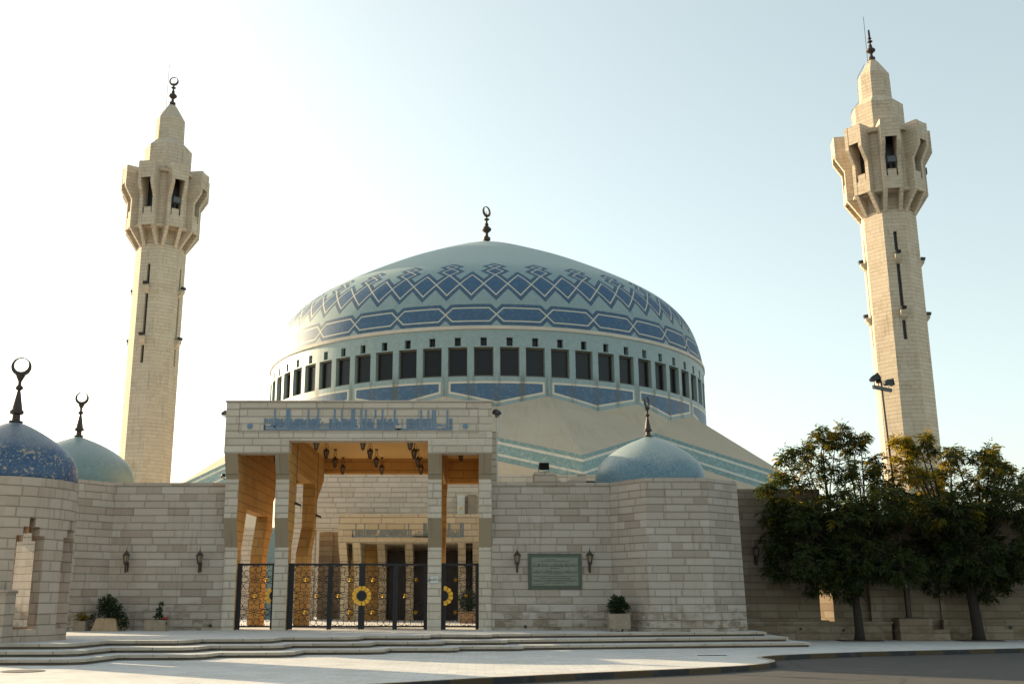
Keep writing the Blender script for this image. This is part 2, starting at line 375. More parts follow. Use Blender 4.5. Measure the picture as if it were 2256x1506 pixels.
M['dome_turret'] = small_dome_mat('pale_blue_mosaic_dome', (.27, .315, .305, 1), (.085, .175, .235, 1), .05, .95)
M['dome_turret_green'] = small_dome_mat('green_grey_mosaic_dome', (.23, .275, .265, 1), (.15, .22, .21, 1), .1, .9)
M['dome_kiosk'] = small_dome_mat('peeling_blue_mosaic_dome', (.165, .18, .205, 1), (.024, .066, .145, 1), .55, 1.35, .9)
def band_mat():
    g = NG('banded_hall_wall'); u, v, _ = g.xyz(g.uv())       # v = metres below the roof edge
    n = g.noise(g.vec(u, v, 0.0), 1.4, 4, .6)
    teal = g.mix(n, (.14, .235, .24), (.19, .29, .285)); blue = g.mix(n, (.16, .26, .27), (.21, .32, .315))
    stone = g.mix(n, (.40, .34, .26), (.50, .43, .34))
    b = g.m('FLOOR', g.m('MULTIPLY', v, 100.0))
    c = g.mix(g.step(v, .24, .26), teal, (.55, .53, .46, 1))
    c = g.mix(g.step(v, .41, .43), c, blue); c = g.mix(g.step(v, 1.0, 1.02), c, (.55, .53, .46, 1))
    c = g.mix(g.step(v, 1.15, 1.17), c, teal)
    c = mosaic(g, c, g.vec(u, v, 0.0), 8.0, .35)
    c = g.mix(g.step(v, 1.48, 1.5), c, stone)
    return g.done(c, .55, 0, .35)
M['bands'] = band_mat()
def roof_mat():
    g = NG('beige_roof_render'); p = g.obj()
    n = g.noise(p, .35, 6, .65); f = g.noise(p, 5.0, 4, .6)
    c = g.mix(n, (.40, .335, .25), (.51, .435, .335)); c = g.mix(g.m('MULTIPLY', f, .25), c, (.28, .22, .15, 1))
    u, v, _ = g.xyz(g.uv())
    st = g.step(g.noise(g.vec(g.m('MULTIPLY', u, 1.2), g.m('MULTIPLY', v, .3), 0.0), .9, 5, .65), .52, .8); c = g.mix(g.m('MULTIPLY', st, .35), c, (.24, .19, .13, 1))
    sm = g.m('MINIMUM', g.m('ABSOLUTE', g.m('SUBTRACT', g.m('FRACT', g.m('DIVIDE', u, 2.4)), .5)), g.m('ABSOLUTE', g.m('SUBTRACT', g.m('FRACT', g.m('DIVIDE', v, 1.2)), .5)))
    c = g.mix(g.m('MULTIPLY', g.m('SUBTRACT', 1.0, g.step(sm, .004, .016)), .22), c, (.2, .16, .12, 1))
    return g.done(c, .85, 0, .25)
M['roof'] = roof_mat()
M['iron'] = plain('black_iron', (.006, .006, .009), .65, .0)
M['bronze'] = plain('dark_bronze', (.045, .030, .026), .5, .3, .3, 9)
M['lantern'] = plain('brown_lantern_metal', (.05, .032, .022), .55, .3, .4, 12)
M['lantern_glass'] = plain('smoked_lantern_glass', (.20, .16, .11), .25, 0, .2)
M['gold'] = plain('gilded_metal', (.62, .37, .045), .38, .85, .2, 9)
M['gold_paint'] = plain('gold_paint', (.80, .41, .03), .5, .2, .2, 9)
M['glass'] = plain('dark_window_glass', (.008, .009, .011), .22, 0, .2); M['glass'].node_tree.nodes['Principled BSDF'].inputs['Specular IOR Level'].default_value = .22
M['winframe'] = plain('dark_window_frame', (.10, .085, .06), .6, 0, .3)
M['soffit'] = plain('bounce_tinted_plaster', (.55, .355, .125), .85, 0, .08, .8)  # orange of the bounced light mixed into the ceiling colour
M['wood'] = plain('dark_door_wood', (.016, .006, .004), .5, 0, .3, 3)
M['inscript'] = plain('blue_glazed_letters', (.12, .20, .30), .45, 0, .25, 6)
M['inscript2'] = plain('grey_blue_letters', (.16, .225, .26), .5, 0, .2, 6)
M['white_metal'] = plain('white_painted_metal', (.55, .55, .50), .5, 0, .1)
M['grey_metal'] = plain('grey_metal', (.20, .20, .20), .5, .3, .15)
M['black'] = plain('black_plastic', (.012, .012, .013), .4, 0, .2)
M['yellow'] = plain('yellow_sticker', (.65, .45, .03), .5, 0, .1)
M['marble'] = plain('green_marble', (.048, .062, .040), .3, 0, .45, 7)
M['marble_pale'] = plain('pale_green_marble', (.165, .185, .135), .45, 0, .25, 5)
M['ink'] = plain('dark_engraved_letters', (.035, .042, .035), .6, 0, .1)
M['terracotta'] = plain('sandstone_planter', (.36, .25, .15), .85, 0, .35, 5)
M['planter'] = plain('grey_stone_planter', (.27, .215, .155), .9, 0, .4, 7)
M['soil'] = plain('soil', (.06, .04, .025), .95, 0, .3, 6)
M['bark'] = plain('tree_bark', (.026, .019, .014), .95, 0, .5, 9)
def leaf_mat(name, a, b, c3, trans=.35):
    g = NG(name); oi = g.white(g.vec(g.xyz(g.uv())[0], 0.0, 0.0))[0]
    col = g.ramp(oi, [(0, a), (.6, b), (.9, b), (1, c3)])
    g.done(col, .5, 0, .3)
    tr = g.node('ShaderNodeBsdfTranslucent'); g.put(tr.inputs[0], g.mix(1.0, col, (2.1, 1.75, .5, 1), 'MULTIPLY'))
    mx = g.node('ShaderNodeMixShader'); mx.inputs[0].default_value = trans
    g.t.links.new(g.bsdf.outputs[0], mx.inputs[1]); g.t.links.new(tr.outputs[0], mx.inputs[2])
    g.t.links.new(mx.outputs[0], g.t.nodes['Material Output'].inputs[0]); return g.mat
M['leaf'] = leaf_mat('tree_leaves', (.016, .031, .009), (.034, .053, .012), (.13, .07, .016), .42)
M['leaf_gold'] = leaf_mat('backlit_gold_leaves', (.11, .105, .012), (.19, .155, .016), (.30, .14, .018), .55)  # backlit gold of the sunlit crown tops put into the leaf colour
M['leaf_dark'] = leaf_mat('shrub_leaves', (.012, .026, .010), (.022, .042, .014), (.05, .06, .02), .2)
M['flower'] = plain('red_flowers', (.45, .03, .03), .6, 0, .2)

# ================================================================== GROUND
def structure(o): return tag(o, kind='structure')
b = MB(); b.face([(-900, -300, -.13), (900, -300, -.13), (900, 1500, -.13), (-900, 1500, -.13)])
structure(b.build('road', M['asphalt']))
KERB = [(-60,-16),(-20,9.1),(-8,16.7),(-1.79,20.6),(.1,22.0),(2.48,23.5),(5.09,24.95),(6.45,25.95),(7.2,26.75),(7.6,27.5),(7.78,28.2),(7.74,28.8),(7.72,29.3),(7.95,29.85),(8.5,30.4),(9.5,31.06),(11.7,32.3),(17.3,34.4),(40,43.0),(90,60)]
def offset_line(pts, d):
    out = []
    for i, p in enumerate(pts):
        a = Vector(pts[max(i-1,0)]); c = Vector(pts[min(i+1,len(pts)-1)]); t = (c - a).normalized()
        out.append((p[0] - t.y * d, p[1] + t.x * d))
    return out
inner = offset_line(KERB, .16)
b = MB(); b.face([(x, y, 0) for x, y in inner] + [(90, 140, 0), (-90, 140, 0)])
structure(b.build('plaza_pavement', M['paving']))
b = MB(); acc = 0
for i in range(len(KERB) - 1):
    p, q, pi, qi = KERB[i], KERB[i+1], inner[i], inner[i+1]; L = math.dist(p, q)
    b.face([(p[0],p[1],-.14),(q[0],q[1],-.14),(q[0],q[1],-.012),(p[0],p[1],-.012)], uv=[(acc,0),(acc+L,0),(acc+L,.12),(acc,.12)])
    e = .022; s = Vector((pi[0]-p[0], pi[1]-p[1])).normalized()*e; s2 = Vector((qi[0]-q[0], qi[1]-q[1])).normalized()*e
    b.face([(p[0],p[1],-.012),(q[0],q[1],-.012),(q[0]+s2.x,q[1]+s2.y,.008),(p[0]+s.x,p[1]+s.y,.008)], uv=[(acc,.12),(acc+L,.12),(acc+L,.14),(acc,.14)])
    b.face([(p[0]+s.x,p[1]+s.y,.008),(q[0]+s2.x,q[1]+s2.y,.008),(qi[0],qi[1],.008),(pi[0],pi[1],.008)], uv=[(acc,.2),(acc+L,.2),(acc+L,.3),(acc,.3)], m=1)
    acc += L
structure(b.build('kerb', [M['kerb'], M['slab']]))

# terrace: three stone steps with a saw-tooth front, each a slab over a recessed riser
TOP = [(-40,26.9),(-10.78,27.9),(-10.42,28.2),(-10.19,29.9),(-8.40,29.95),(-8.02,30.25),(-7.86,31.05),(-6.22,31.15),(-5.9,31.45),(-5.8,32.5),(-3.92,32.6),(-3.56,32.85),(-3.48,33.6),(-1.78,33.65),(-1.46,33.9),(-1.42,34.5),(.22,34.55),(.5,34.7),(.55,35.15),(10.05,37.3)]
H3 = .42
bt = MB(); bs = MB()
def step_level(k, ztop):
    pts = [(x + .47 * k, y - .93 * k) for x, y in TOP]
    rise = offset_line(pts, .09)
    end = (pts[-1][0], 70.0); endr = (rise[-1][0] - .04, 70.0)
    P = pts + [end]; Q = rise[:-1] + [(rise[-1][0] - .045, rise[-1][1])] + [endr]
    acc = 0; zt, zb = ztop, ztop - .075
    for i in range(len(P) - 1):
        p, q = P[i], P[i+1]; L = math.dist(p, q); base = k * 3.0
        e = .012
        bs.face([(p[0],p[1],zb),(q[0],q[1],zb),(q[0],q[1],zt-e),(p[0],p[1],zt-e)], uv=[(acc,base),(acc+L,base),(acc+L,base+.05),(acc,base+.05)])
        pe = (p[0]-(p[0]-Q[i][0])*.25, p[1]-(p[1]-Q[i][1])*.25); qe = (q[0]-(q[0]-Q[i+1][0])*.25, q[1]-(q[1]-Q[i+1][1])*.25)
        bs.face([(p[0],p[1],zt-e),(q[0],q[1],zt-e),(qe[0],qe[1],zt),(pe[0],pe[1],zt)], uv=[(acc,base+.05),(acc+L,base+.05),(acc+L,base+.06),(acc,base+.06)])
        r, s = Q[i], Q[i+1]
        bs.face([(r[0],r[1],zb),(s[0],s[1],zb),(q[0],q[1],zb),(p[0],p[1],zb)], uv=[(acc,base+.07)]*4, m=1)
        bs.face([(r[0],r[1],ztop-.14),(s[0],s[1],ztop-.14),(s[0],s[1],zb),(r[0],r[1],zb)], uv=[(acc,base+.15),(acc+L,base+.15),(acc+L,base+.22),(acc,base+.22)], m=1)
        acc += L
    inn = [(p[0]-(p[0]-q[0])*.25, p[1]-(p[1]-q[1])*.25) for p, q in zip(P, Q)]
    return inn
for k, z in ((2, .14), (1, .28), (0, .42)):
    inn = step_level(k, z)
    if k == 0: bt.face([(x, y, z) for x, y in inn] + [(-40, 70, z)])
    else:
        up = [(x + .47 * (k-1), y - .93 * (k-1)) for x, y in TOP]; up = offset_line(up, .3)
        for i in range(len(inn) - 2): bt.face([(inn[i][0],inn[i][1],z),(inn[i+1][0],inn[i+1][1],z),(up[i+1][0],up[i+1][1],z),(up[i][0],up[i][1],z)])
        n = len(TOP) - 1
        bt.face([(inn[n][0],inn[n][1],z),(inn[n+1][0],inn[n+1][1],z),(up[n][0]-.3,70,z),(up[n][0]-.3,up[n][1],z),(up[n][0],up[n][1],z)])
structure(bt.build('terrace', M['paving'])); structure(bs.build('terrace_steps', [M['slab'], M['riser']]))

# ================================================================== finials (crescents)
def crescent(mb, c, Rr, th, zc, ax=0.0, n=36):
    """closed crescent ring, thin at the top; ax turns it about the vertical"""
    ca, sa = math.cos(ax), math.sin(ax); ri = Rr * .74; up = Rr * .19
    P = lambda x, z, t: (c[0] + x * ca - t * sa, c[1] + x * sa + t * ca, zc + z)
    for i in range(n):
        a0, a1 = 2*math.pi*i/n, 2*math.pi*(i+1)/n
        o0, o1 = (Rr*math.cos(a0), Rr*math.sin(a0)), (Rr*math.cos(a1), Rr*math.sin(a1))
        i0, i1 = (ri*math.cos(a0), ri*math.sin(a0)+up), (ri*math.cos(a1), ri*math.sin(a1)+up)
        for t in (-th, th): mb.face([P(*o0,t),P(*o1,t),P(*i1,t),P(*i0,t)])
        mb.face([P(*o0,-th),P(*o1,-th),P(*o1,th),P(*o0,th)]); mb.face([P(*i1,-th),P(*i0,-th),P(*i0,th),P(*i1,th)])
def finial_small(name, root, c, z, h, ax):
    """turned stem with collars and an open crescent, as on the small domes"""
    mb = MB(); s = h / 2.2
    prof = [(.19,-.12),(.17,.02),(.26,.05),(.26,.09),(.15,.13),(.14,.34),(.245,.38),(.25,.47),(.205,.52),(.19,.55),(.06,1.26),(.13,1.31),(.145,1.36),(.12,1.41),(.06,1.47),(.065,1.6),(.17,1.82),(.10,1.86),(0,1.87)]
    mb.lathe([(r*s, z + q*s) for r, q in prof], c, 16)
    crescent(mb, c, .355*s, .05*s, z + 1.83*s + .33*s, ax)
    return mb.build(name, M['bronze'], root, smooth=False)
def finial_tall(name, root, c, z, h, ax):
    mb = MB(); s = h / 5.0
    prof = [(.30,-.5),(.28,.3),(.5,.36),(.5,.7),(.3,.82),(.22,1.0),(.2,1.35),(.36,1.5),(.62,1.75),(.62,1.95),(.36,2.2),(.2,2.4),(.28,2.55),(.16,2.75),(.12,3.05),(.36,3.2),(.36,3.3),(.12,3.4),(.12,3.55),(.28,3.75),(0,3.8)]
    mb.lathe([(r*s, z + q*s) for r, q in prof], c, 16)
    crescent(mb, c, .72*s, .1*s, z + 4.32*s, ax)
    mb.tube([(c[0], c[1], z + 3.7*s), (c[0], c[1], z + 4.35*s)], .06*s, 6)
    return mb.build(name, M['bronze'], root)

# ================================================================== PRAYER HALL (dome, drum, folded roof)
HX, HY = .92, 86.5
hall = thing('prayer_hall', 'huge blue mosaic dome on a ring of dark windows above a folded beige roof', 'mosque', (HX, HY, 0))
PH = 12.75
def hp(r, deg, z): t = R(deg); return (HX + r*math.sin(t), HY - r*math.cos(t), z)
PROF = [(18.0,19.5),(17.93,20.0),(17.82,20.6),(17.6,21.5),(17.24,22.5),(16.62,23.5),(15.6,24.5),(14.12,25.5),(12.37,26.5),(10.5,27.5),(8.5,28.5),(6.2,29.5),(3.85,30.5),(1.9,31.2),(.7,31.5),(0,31.58)]
def smooth_prof(p, k):
    for _ in range(k):
        q = [p[0]]
        for a, c in zip(p[:-1], p[1:]): q += [(a[0]*.75+c[0]*.25, a[1]*.75+c[1]*.25), (a[0]*.25+c[0]*.75, a[1]*.25+c[1]*.75)]
        p = q + [p[-1]]
    return p
prof = smooth_prof(PROF, 2)
b = MB(); arc = 0; NA = 192
for (r0, z0), (r1, z1) in zip(prof[:-1], prof[1:]):
    dl = math.hypot(r1-r0, z1-z0)
    for i in range(NA):
        a0, a1 = 360*i/NA, 360*(i+1)/NA
        u0, u1 = (a0)/11.25, (a1)/11.25
        f = [hp(r0,PH+a0,z0), hp(r0,PH+a1,z0), hp(r1,PH+a1,z1), hp(r1,PH+a0,z1)]; uv = [(u0,arc),(u1,arc),(u1,arc+dl),(u0,arc+dl)]
        if r1 < 1e-6: f, uv = f[:3], uv[:3]
        b.face(f, uv=uv)
    arc += dl
b.build('dome', M['dome'], hall, smooth=True)
# pale moulding under the dome
b = MB()
for i in range(NA):
    a0, a1 = PH + 360*i/NA, PH + 360*(i+1)/NA
    for (r0,z0),(r1,z1) in zip([(17.98,19.26),(18.09,19.27),(18.09,19.5),(17.9,19.53)],[(18.09,19.27),(18.09,19.5),(17.9,19.53),(17.9,19.53)]):
        if (r0,z0) != (r1,z1): b.face([hp(r0,a0,z0),hp(r0,a1,z0),hp(r1,a1,z1),hp(r1,a0,z1)])
b.build('moulding', plain('cream_moulding', (.50, .45, .38), .7, 0, .25, 1.2), hall)
def ring_wall(mb, P, r, depth, cols, rows, holes, nsec, sec, a_off, uvf, inner_skin=False):
    """wall of a round building: nsec sectors, cols = angular edges in a sector (deg), rows = heights, holes = set of (col,row)"""
    for k in range(nsec):
        for ci in range(len(cols)-1):
            a0, a1 = a_off + k*sec + cols[ci], a_off + k*sec + cols[ci+1]
            for ri in range(len(rows)-1):
                z0, z1 = rows[ri], rows[ri+1]
                if (ci, ri) not in holes:
                    mb.face([P(r,a0,z0),P(r,a1,z0),P(r,a1,z1),P(r,a0,z1)], uv=[uvf(a0,z0),uvf(a1,z0),uvf(a1,z1),uvf(a0,z1)])
                    if inner_skin: mb.face([P(r-depth,a1,z0),P(r-depth,a0,z0),P(r-depth,a0,z1),P(r-depth,a1,z1)], uv=[uvf(a1,z0),uvf(a0,z0),uvf(a0,z1),uvf(a1,z1)])
                else:
                    q = r - depth
                    if (ci-1, ri) not in holes: mb.face([P(r,a0,z0),P(q,a0,z0),P(q,a0,z1),P(r,a0,z1)])
                    if (ci+1, ri) not in holes: mb.face([P(q,a1,z0),P(r,a1,z0),P(r,a1,z1),P(q,a1,z1)])
                    if (ci, ri-1) not in holes: mb.face([P(r,a0,z0),P(r,a1,z0),P(q,a1,z0),P(q,a0,z0)])
                    if (ci, ri+1) not in holes: mb.face([P(q,a0,z1),P(q,a1,z1),P(r,a1,z1),P(r,a0,z1)])
s5 = 5.625
cols = [0, .125*s5, .38*s5, .62*s5, .875*s5, s5]; rows = [8.0, 16.0, 18.03, 18.10, 18.70, 19.3]
holes = {(1,1),(2,1),(3,1),(2,3)}
b = MB(); ring_wall(b, hp, 18.0, .42, cols, rows, holes, 64, s5, PH, lambda a, z: ((a-PH)/11.25, z))
b.build('drum', M['drum'], hall)
# windows: frame, large pane, small pane above
wf, wp = MB(), MB()
def lp(r, deg, z): t = R(deg); return (r*math.sin(t), -r*math.cos(t), z)
def pane(mb, r, a0, a1, z0, z1): mb.face([lp(r,a0,z0),lp(r,a1,z0),lp(r,a1,z1),lp(r,a0,z1)])
A0, A1 = .125*s5 - s5/2, .875*s5 - s5/2
pane(wp, 17.66, A0, A1, 16.0, 18.03); pane(wp, 17.66, .38*s5 - s5/2, .62*s5 - s5/2, 18.10, 18.70)
fw = .22
for a0, a1, z0, z1 in ((A0,A0+fw,16.0,18.03),(A1-fw,A1,16.0,18.03),(A0+fw,A1-fw,17.92,18.03),(A0+fw,A1-fw,16.0,16.13)):
    for rr in (17.74,): pane(wf, rr, a0, a1, z0, z1)
wf.face([lp(17.74,A0+fw,16.13),lp(17.74,A0+fw,17.92),lp(17.66,A0+fw,17.92),lp(17.66,A0+fw,16.13)])
wf.face([lp(17.74,A1-fw,16.13),lp(17.74,A1-fw,17.92),lp(17.66,A1-fw,17.92),lp(17.66,A1-fw,16.13)])
w0 = wf.build('window', M['winframe'], hall, world=False); p0 = wp.build('pane', M['glass'], w0, world=False)
w0.rotation_euler = (0, 0, R(PH + s5/2))
for k in range(1, 64):
    w = w0.copy(); COL.objects.link(w); w.rotation_euler = (0, 0, R(PH + s5/2 + s5*k))
    p = p0.copy(); COL.objects.link(p); p.parent = w
# folded roof and the banded wall under its edge
b = MB(); bw = MB()
CR, CZ, NR, NZ = 24.9, 9.85, 19.6, 12.45
def contact(a):   # height where the roof meets the drum
    x = ((a - PH) / 22.5) % 1.0
    return 14.73 - .78 * (1 - abs(2*x - 1))
for k in range(8):
    base = PH + 45*k
    C0, C1, N = hp(CR, base, CZ), hp(CR, base+45, CZ), hp(NR, base+22.5, NZ)
    def fan(apex, a_start, a_end, n=4):
        for i in range(n):
            a, c = a_start + (a_end-a_start)*i/n, a_start + (a_end-a_start)*(i+1)/n
            b.face([apex, hp(17.96, c, contact(c)), hp(17.96, a, contact(a))])
    V0, V1 = hp(17.96, base+11.25, contact(base+11.25)), hp(17.96, base+33.75, contact(base+33.75))
    fan(C0, base, base+11.25); b.face([C0, N, V0]); fan(N, base+11.25, base+22.5); fan(N, base+22.5, base+33.75); b.face([N, C1, V1]); fan(C1, base+33.75, base+45)
    for P, Q, s in ((C0, N, 0), (N, C1, 1)):
        L = math.dist(P[:2], Q[:2])
        n = 8
        for i in range(n):
            t0, t1 = i/n, (i+1)/n
            p = Vector(P).lerp(Vector(Q), t0); q = Vector(P).lerp(Vector(Q), t1)
            bw.face([(p.x,p.y,0),(q.x,q.y,0),(q.x,q.y,q.z),(p.x,p.y,p.z)], uv=[(L*t0,p.z),(L*t1,q.z),(L*t1,0),(L*t0,0)])
b.build('roof', M['roof'], hall); bw.build('wall', M['bands'], hall)
finial_tall('crescent_finial', hall, (HX, HY), 31.7, 3.35, R(48))

# ================================================================== MINARETS
def octa(c, r, off=35.25): return [(c[0] + r/math.cos(R(22.5))*math.cos(R(off-22.5+45*k)), c[1] + r/math.cos(R(22.5))*math.sin(R(off-22.5+45*k))) for k in range(8)]
def minaret(label, c, ax, dish):
    t = thing('minaret', label, 'minaret', (c[0], c[1], 0), group='twin minarets')
    b = MB()
    # shaft as eight facets; four of them carry three slits one above the other
    r = 2.18; sl = .15; OFF = 35.25
    slits = [(22.6, 24.3), (25.3, 29.3), (30.2, 32.2)]
    for k in range(8):
        a = R(OFF + 45*k); n = Vector((math.cos(a), math.sin(a))); tg = Vector((-n.y, n.x)); hw = r*math.tan(R(22.5))
        has = k % 2 == 1
        P = lambda s, z, d=0.0: (c[0] + n.x*(r-d) + tg.x*s, c[1] + n.y*(r-d) + tg.y*s, z)
        if not has: b.face([P(-hw,-.1),P(hw,-.1),P(hw,34.2),P(-hw,34.2)]); continue
        b.face([P(-hw,-.1),P(-sl,-.1),P(-sl,34.2),P(-hw,34.2)]); b.face([P(sl,-.1),P(hw,-.1),P(hw,34.2),P(sl,34.2)])
        zs = [-.1] + [z for s in slits for z in s] + [34.2]
        for i in range(0, len(zs), 2): b.face([P(-sl,zs[i]),P(sl,zs[i]),P(sl,zs[i+1]),P(-sl,zs[i+1])])
        for z0, z1 in slits:
            d = .3
            b.face([P(-sl,z0),P(-sl,z0,d),P(-sl,z1,d),P(-sl,z1)]); b.face([P(sl,z0,d),P(sl,z0),P(sl,z1),P(sl,z1,d)])
            b.face([P(-sl,z0),P(sl,z0),P(sl,z0,d),P(-sl,z0,d)]); b.face([P(-sl,z1,d),P(sl,z1,d),P(sl,z1),P(-sl,z1)])
            b.face([P(-sl,z0,d),P(sl,z0,d),P(sl,z1,d),P(-sl,z1,d)], m=1)
    # flared foot of the facets near the wall tops
    b.build('shaft', [M['stone_minaret'], M['black']], t)
    # bracket shelves with small lamps at the slits
    for k in range(1, 8, 2):
        a = R(OFF + 45*k); n = Vector((math.cos(a), math.sin(a), 0)); tg = Vector((-n.y, n.x, 0)); o = Vector((c[0], c[1], 0))
        fr = lambda u, z, s: tuple(o + n*u + tg*s + Vector((0,0,z)))
        for z in (24.75, 29.7):
            bb = MB(); bb.extrude([(r-.02,z-.42),(r+.22,z-.22),(r+.46,z+.12),(r+.46,z+.34),(r-.02,z+.34)], fr, -.26, .26)
            br = bb.build('bracket', M['stone_minaret'], t)
            lb = MB(); lb.extrude([(r+.2,z+.42),(r+.55,z+.36),(r+.62,z+.62),(r+.24,z+.68)], fr, -.2, .2)
            lb.tube([o + n*(r+.3) + Vector((0,0,z+.33)), o + n*(r+.34) + Vector((0,0,z+.48))], .04, 5)
            lb.build('spotlight', M['black'], br)
    # core and gallery
    b = MB()
    b.prism(octa(c, 2.02), 34.0, 35.9); b.prism(octa(c, 1.05), 35.9, 41.2); b.prism(octa(c, 2.02), 41.2, 42.1)
    b.prism(octa(c, 2.95), 35.65, 35.93); b.prism(octa(c, 3.1), 41.22, 41.57)
    b.build('gallery_core', M['stone_minaret'], t)
    for k in range(8):
        a = R(OFF + 45*k); n = Vector((math.cos(a), math.sin(a), 0)); tg = Vector((-n.y, n.x, 0)); o = Vector((c[0], c[1], 0))
        fr = lambda u, z, s: tuple(o + n*u + tg*s + Vector((0,0,z)))
        fin = [(1.7,33.7),(2.22,33.95),(3.42,35.75),(3.42,38.55),(4.12,39.75),(4.12,41.9),(1.7,41.9)]
        bb = MB()
        for s in (-1, 1): bb.extrude(fin, fr, s*.80 - (.16 if s > 0 else -.16) - .16 + (0 if s > 0 else 0), s*.80 - (.16 if s > 0 else -.16) + .16)
        w = .479
        bb.extrude([(3.78,40.55),(4.10,40.2),(4.10,41.88),(3.78,41.88)], fr, -w, w)          # upper front
        bb.extrude([(2.1,41.5),(3.775,41.5),(3.775,41.86),(2.1,41.86)], fr, -w, w)
        bb.extrude([(3.12,35.75),(3.40,35.72),(3.40,36.85),(3.12,36.85)], fr, -w, w)          # apron
        bb.extrude([(3.06,36.86),(3.36,36.86),(3.36,37.5),(3.06,37.5)], fr, -.36, .36)         # sill block, slots beside it
        for s in (-1, 1):     # inner wall closing the gap to the next bay
            hw_ = 2.75*math.tan(R(22.5)); a0, a1 = sorted((s*.801, s*hw_)); bb.extrude([(2.55,35.94),(2.75,35.94),(2.75,41.21),(2.55,41.21)], fr, a0, a1)
        bay = bb.build('gallery_bay', M['stone_minaret'], t)
        sc_ = MB(); sc_.extrude([(2.50,37.0),(2.54,37.0),(2.54,41.2),(2.50,41.2)], fr, -.63, .63); sc_.build('shade_panel', M['black'], bay)  # added black sheet standing for the shade inside the opening
    # tapering crown
    b = MB(); 
    tiers = [(2.08,42.05),(2.08,44.6),(1.30,45.45),(1.26,47.9),(.52,49.25),(.36,49.5),(0.0,49.55)]
    for (r0,z0),(r1,z1) in zip(tiers[:-1], tiers[1:]):
        A, B = octa(c, r0), octa(c, max(r1, 1e-4))
        for i in range(8):
            j = (i+1) % 8; b.face([(A[i][0],A[i][1],z0),(A[j][0],A[j][1],z0),(B[j][0],B[j][1],z1),(B[i][0],B[i][1],z1)])
    b.face([(p[0],p[1],42.05) for p in octa(c, 2.16)][::-1])
    b.build('crown', M['stone_minaret'], t)
    finial_tall('crescent_finial', t, c, 49.4, 3.25, ax)
    lb = MB(); px, py = c[0] - .5, c[1] - .3
    lb.tube([(px,py,48.7),(px,py,53.9)], .022, 5); lb.tube([(c[0]-.2,c[1],48.9),(px,py,48.9)], .02, 4)
    lb.build('lightning_rod', M['black'], t)
    # ladder up the crown, on its sunny side
    lb = MB(); a = R(171); n = Vector((math.cos(a), math.sin(a), 0)); tg = Vector((-n.y, n.x, 0)); o = Vector((c[0], c[1], 0))
    for s in (-.16, .16):
        lb.tube([tuple(o+n*u+tg*s+Vector((0,0,z))) for u, z in ((2.25,42.2),(2.25,44.6),(1.48,45.5),(1.44,47.9),(.7,49.2))], .022, 4)
    for z in [42.4 + .35*i for i in range(14)]:
        u = 2.25 if z < 44.7 else 1.47
        lb.tube([tuple(o+n*u+tg*-.16+Vector((0,0,z))), tuple(o+n*u+tg*.16+Vector((0,0,z)))], .018, 4)
    lb.build('ladder', M['grey_metal'], t)
    # loudspeakers in the gallery openings
    for deg in dish:
        a = R(deg); n = Vector((math.cos(a), math.sin(a), 0)); o = Vector((c[0], c[1], 0)) + n*2.9
        sb = MB(); tg = Vector((-n.y, n.x, 0))
        def q(u, s, z): return tuple(o + n*u + tg*s + Vector((0,0,z)))
        A = [q(0,-.1,38.2),q(0,.1,38.2),q(0,.1,38.4),q(0,-.1,38.4)]; B = [q(.75,-.38,38.0),q(.75,.38,38.0),q(.75,.38,38.6),q(.75,-.38,38.6)]
        for i in range(4): sb.face([A[i],A[(i+1)%4],B[(i+1)%4],B[i]])
        sb.face(A[::-1]); sb.face([tuple(Vector(x)*.9 + Vector(q(.5,0,38.3))*.1) for x in B])
        sb.tube([q(.2,0,37.3), q(.2,0,38.25)], .05, 5)
        sb.build('loudspeaker', plain('dull_speaker_metal', (.09,.09,.095), .7, 0, .15), t)
    return t
minaret('pale stone minaret standing left of the great dome against the white sky', (-30.6, 96), R(0), (-54.75,))
minaret('pale stone minaret with rust stained facets rising behind the trees at the right', (36.5, 87), R(64), (-99.75, -9.75))

# ================================================================== FRONT WALLS AND CORNER TURRETS
WZ = 5.73
def wall_box(name, label, x0, x1, y0, y1, z0, z1, mat, coping=True):
    t = thing(name, label, 'wall', ((x0+x1)/2, (y0+y1)/2, z0))
    b = MB(); b.box(x0, x1, y0, y1, z0, z1 - (.1 if coping else 0), skip='b'); b.build('masonry', mat, t)
    if coping:
        b = MB(); b.box(x0, x1, y0 - .025, y1 + .025, z1 - .1, z1); b.build('coping', mat, t)
    return t
def holes_on(t, pts, y):
    """small drain outlets near the foot of a wall"""
    for x, z, r in pts:
        b = MB(); n = 12
        b.lathe([(r, 0), (r, .05)], (0, 0), n); b.lathe([(0, .03), (r*.95, .03)], (0, 0), n)
        b.v = [(x + p[0], y - p[2], z + p[1]) for p in b.v]
        b.build('drain_outlet', M['black'], t)
wl = wall_box('boundary_wall', 'pale coursed stone wall with two lanterns left of the gateway', -13.46, -9.275, 39.0, 39.5, .40, WZ, M['stone'])
holes_on(wl, [(-9.62, .58, .055)], 39.0)
wr = wall_box('boundary_wall', 'pale coursed stone wall carrying the green plaque right of the gateway', .575, 4.97, 39.0, 39.5, .40, WZ, M['stone'])
holes_on(wr, [(1.78, .55, .055)], 39.0)
SDP = [(2.10,-.45),(2.12,0),(2.09,.2),(2.01,.46),(1.86,.68),(1.66,.87),(1.40,1.07),(1.10,1.25),(.78,1.41),(.46,1.54),(.2,1.64),(.08,1.70),(0,1.72)]
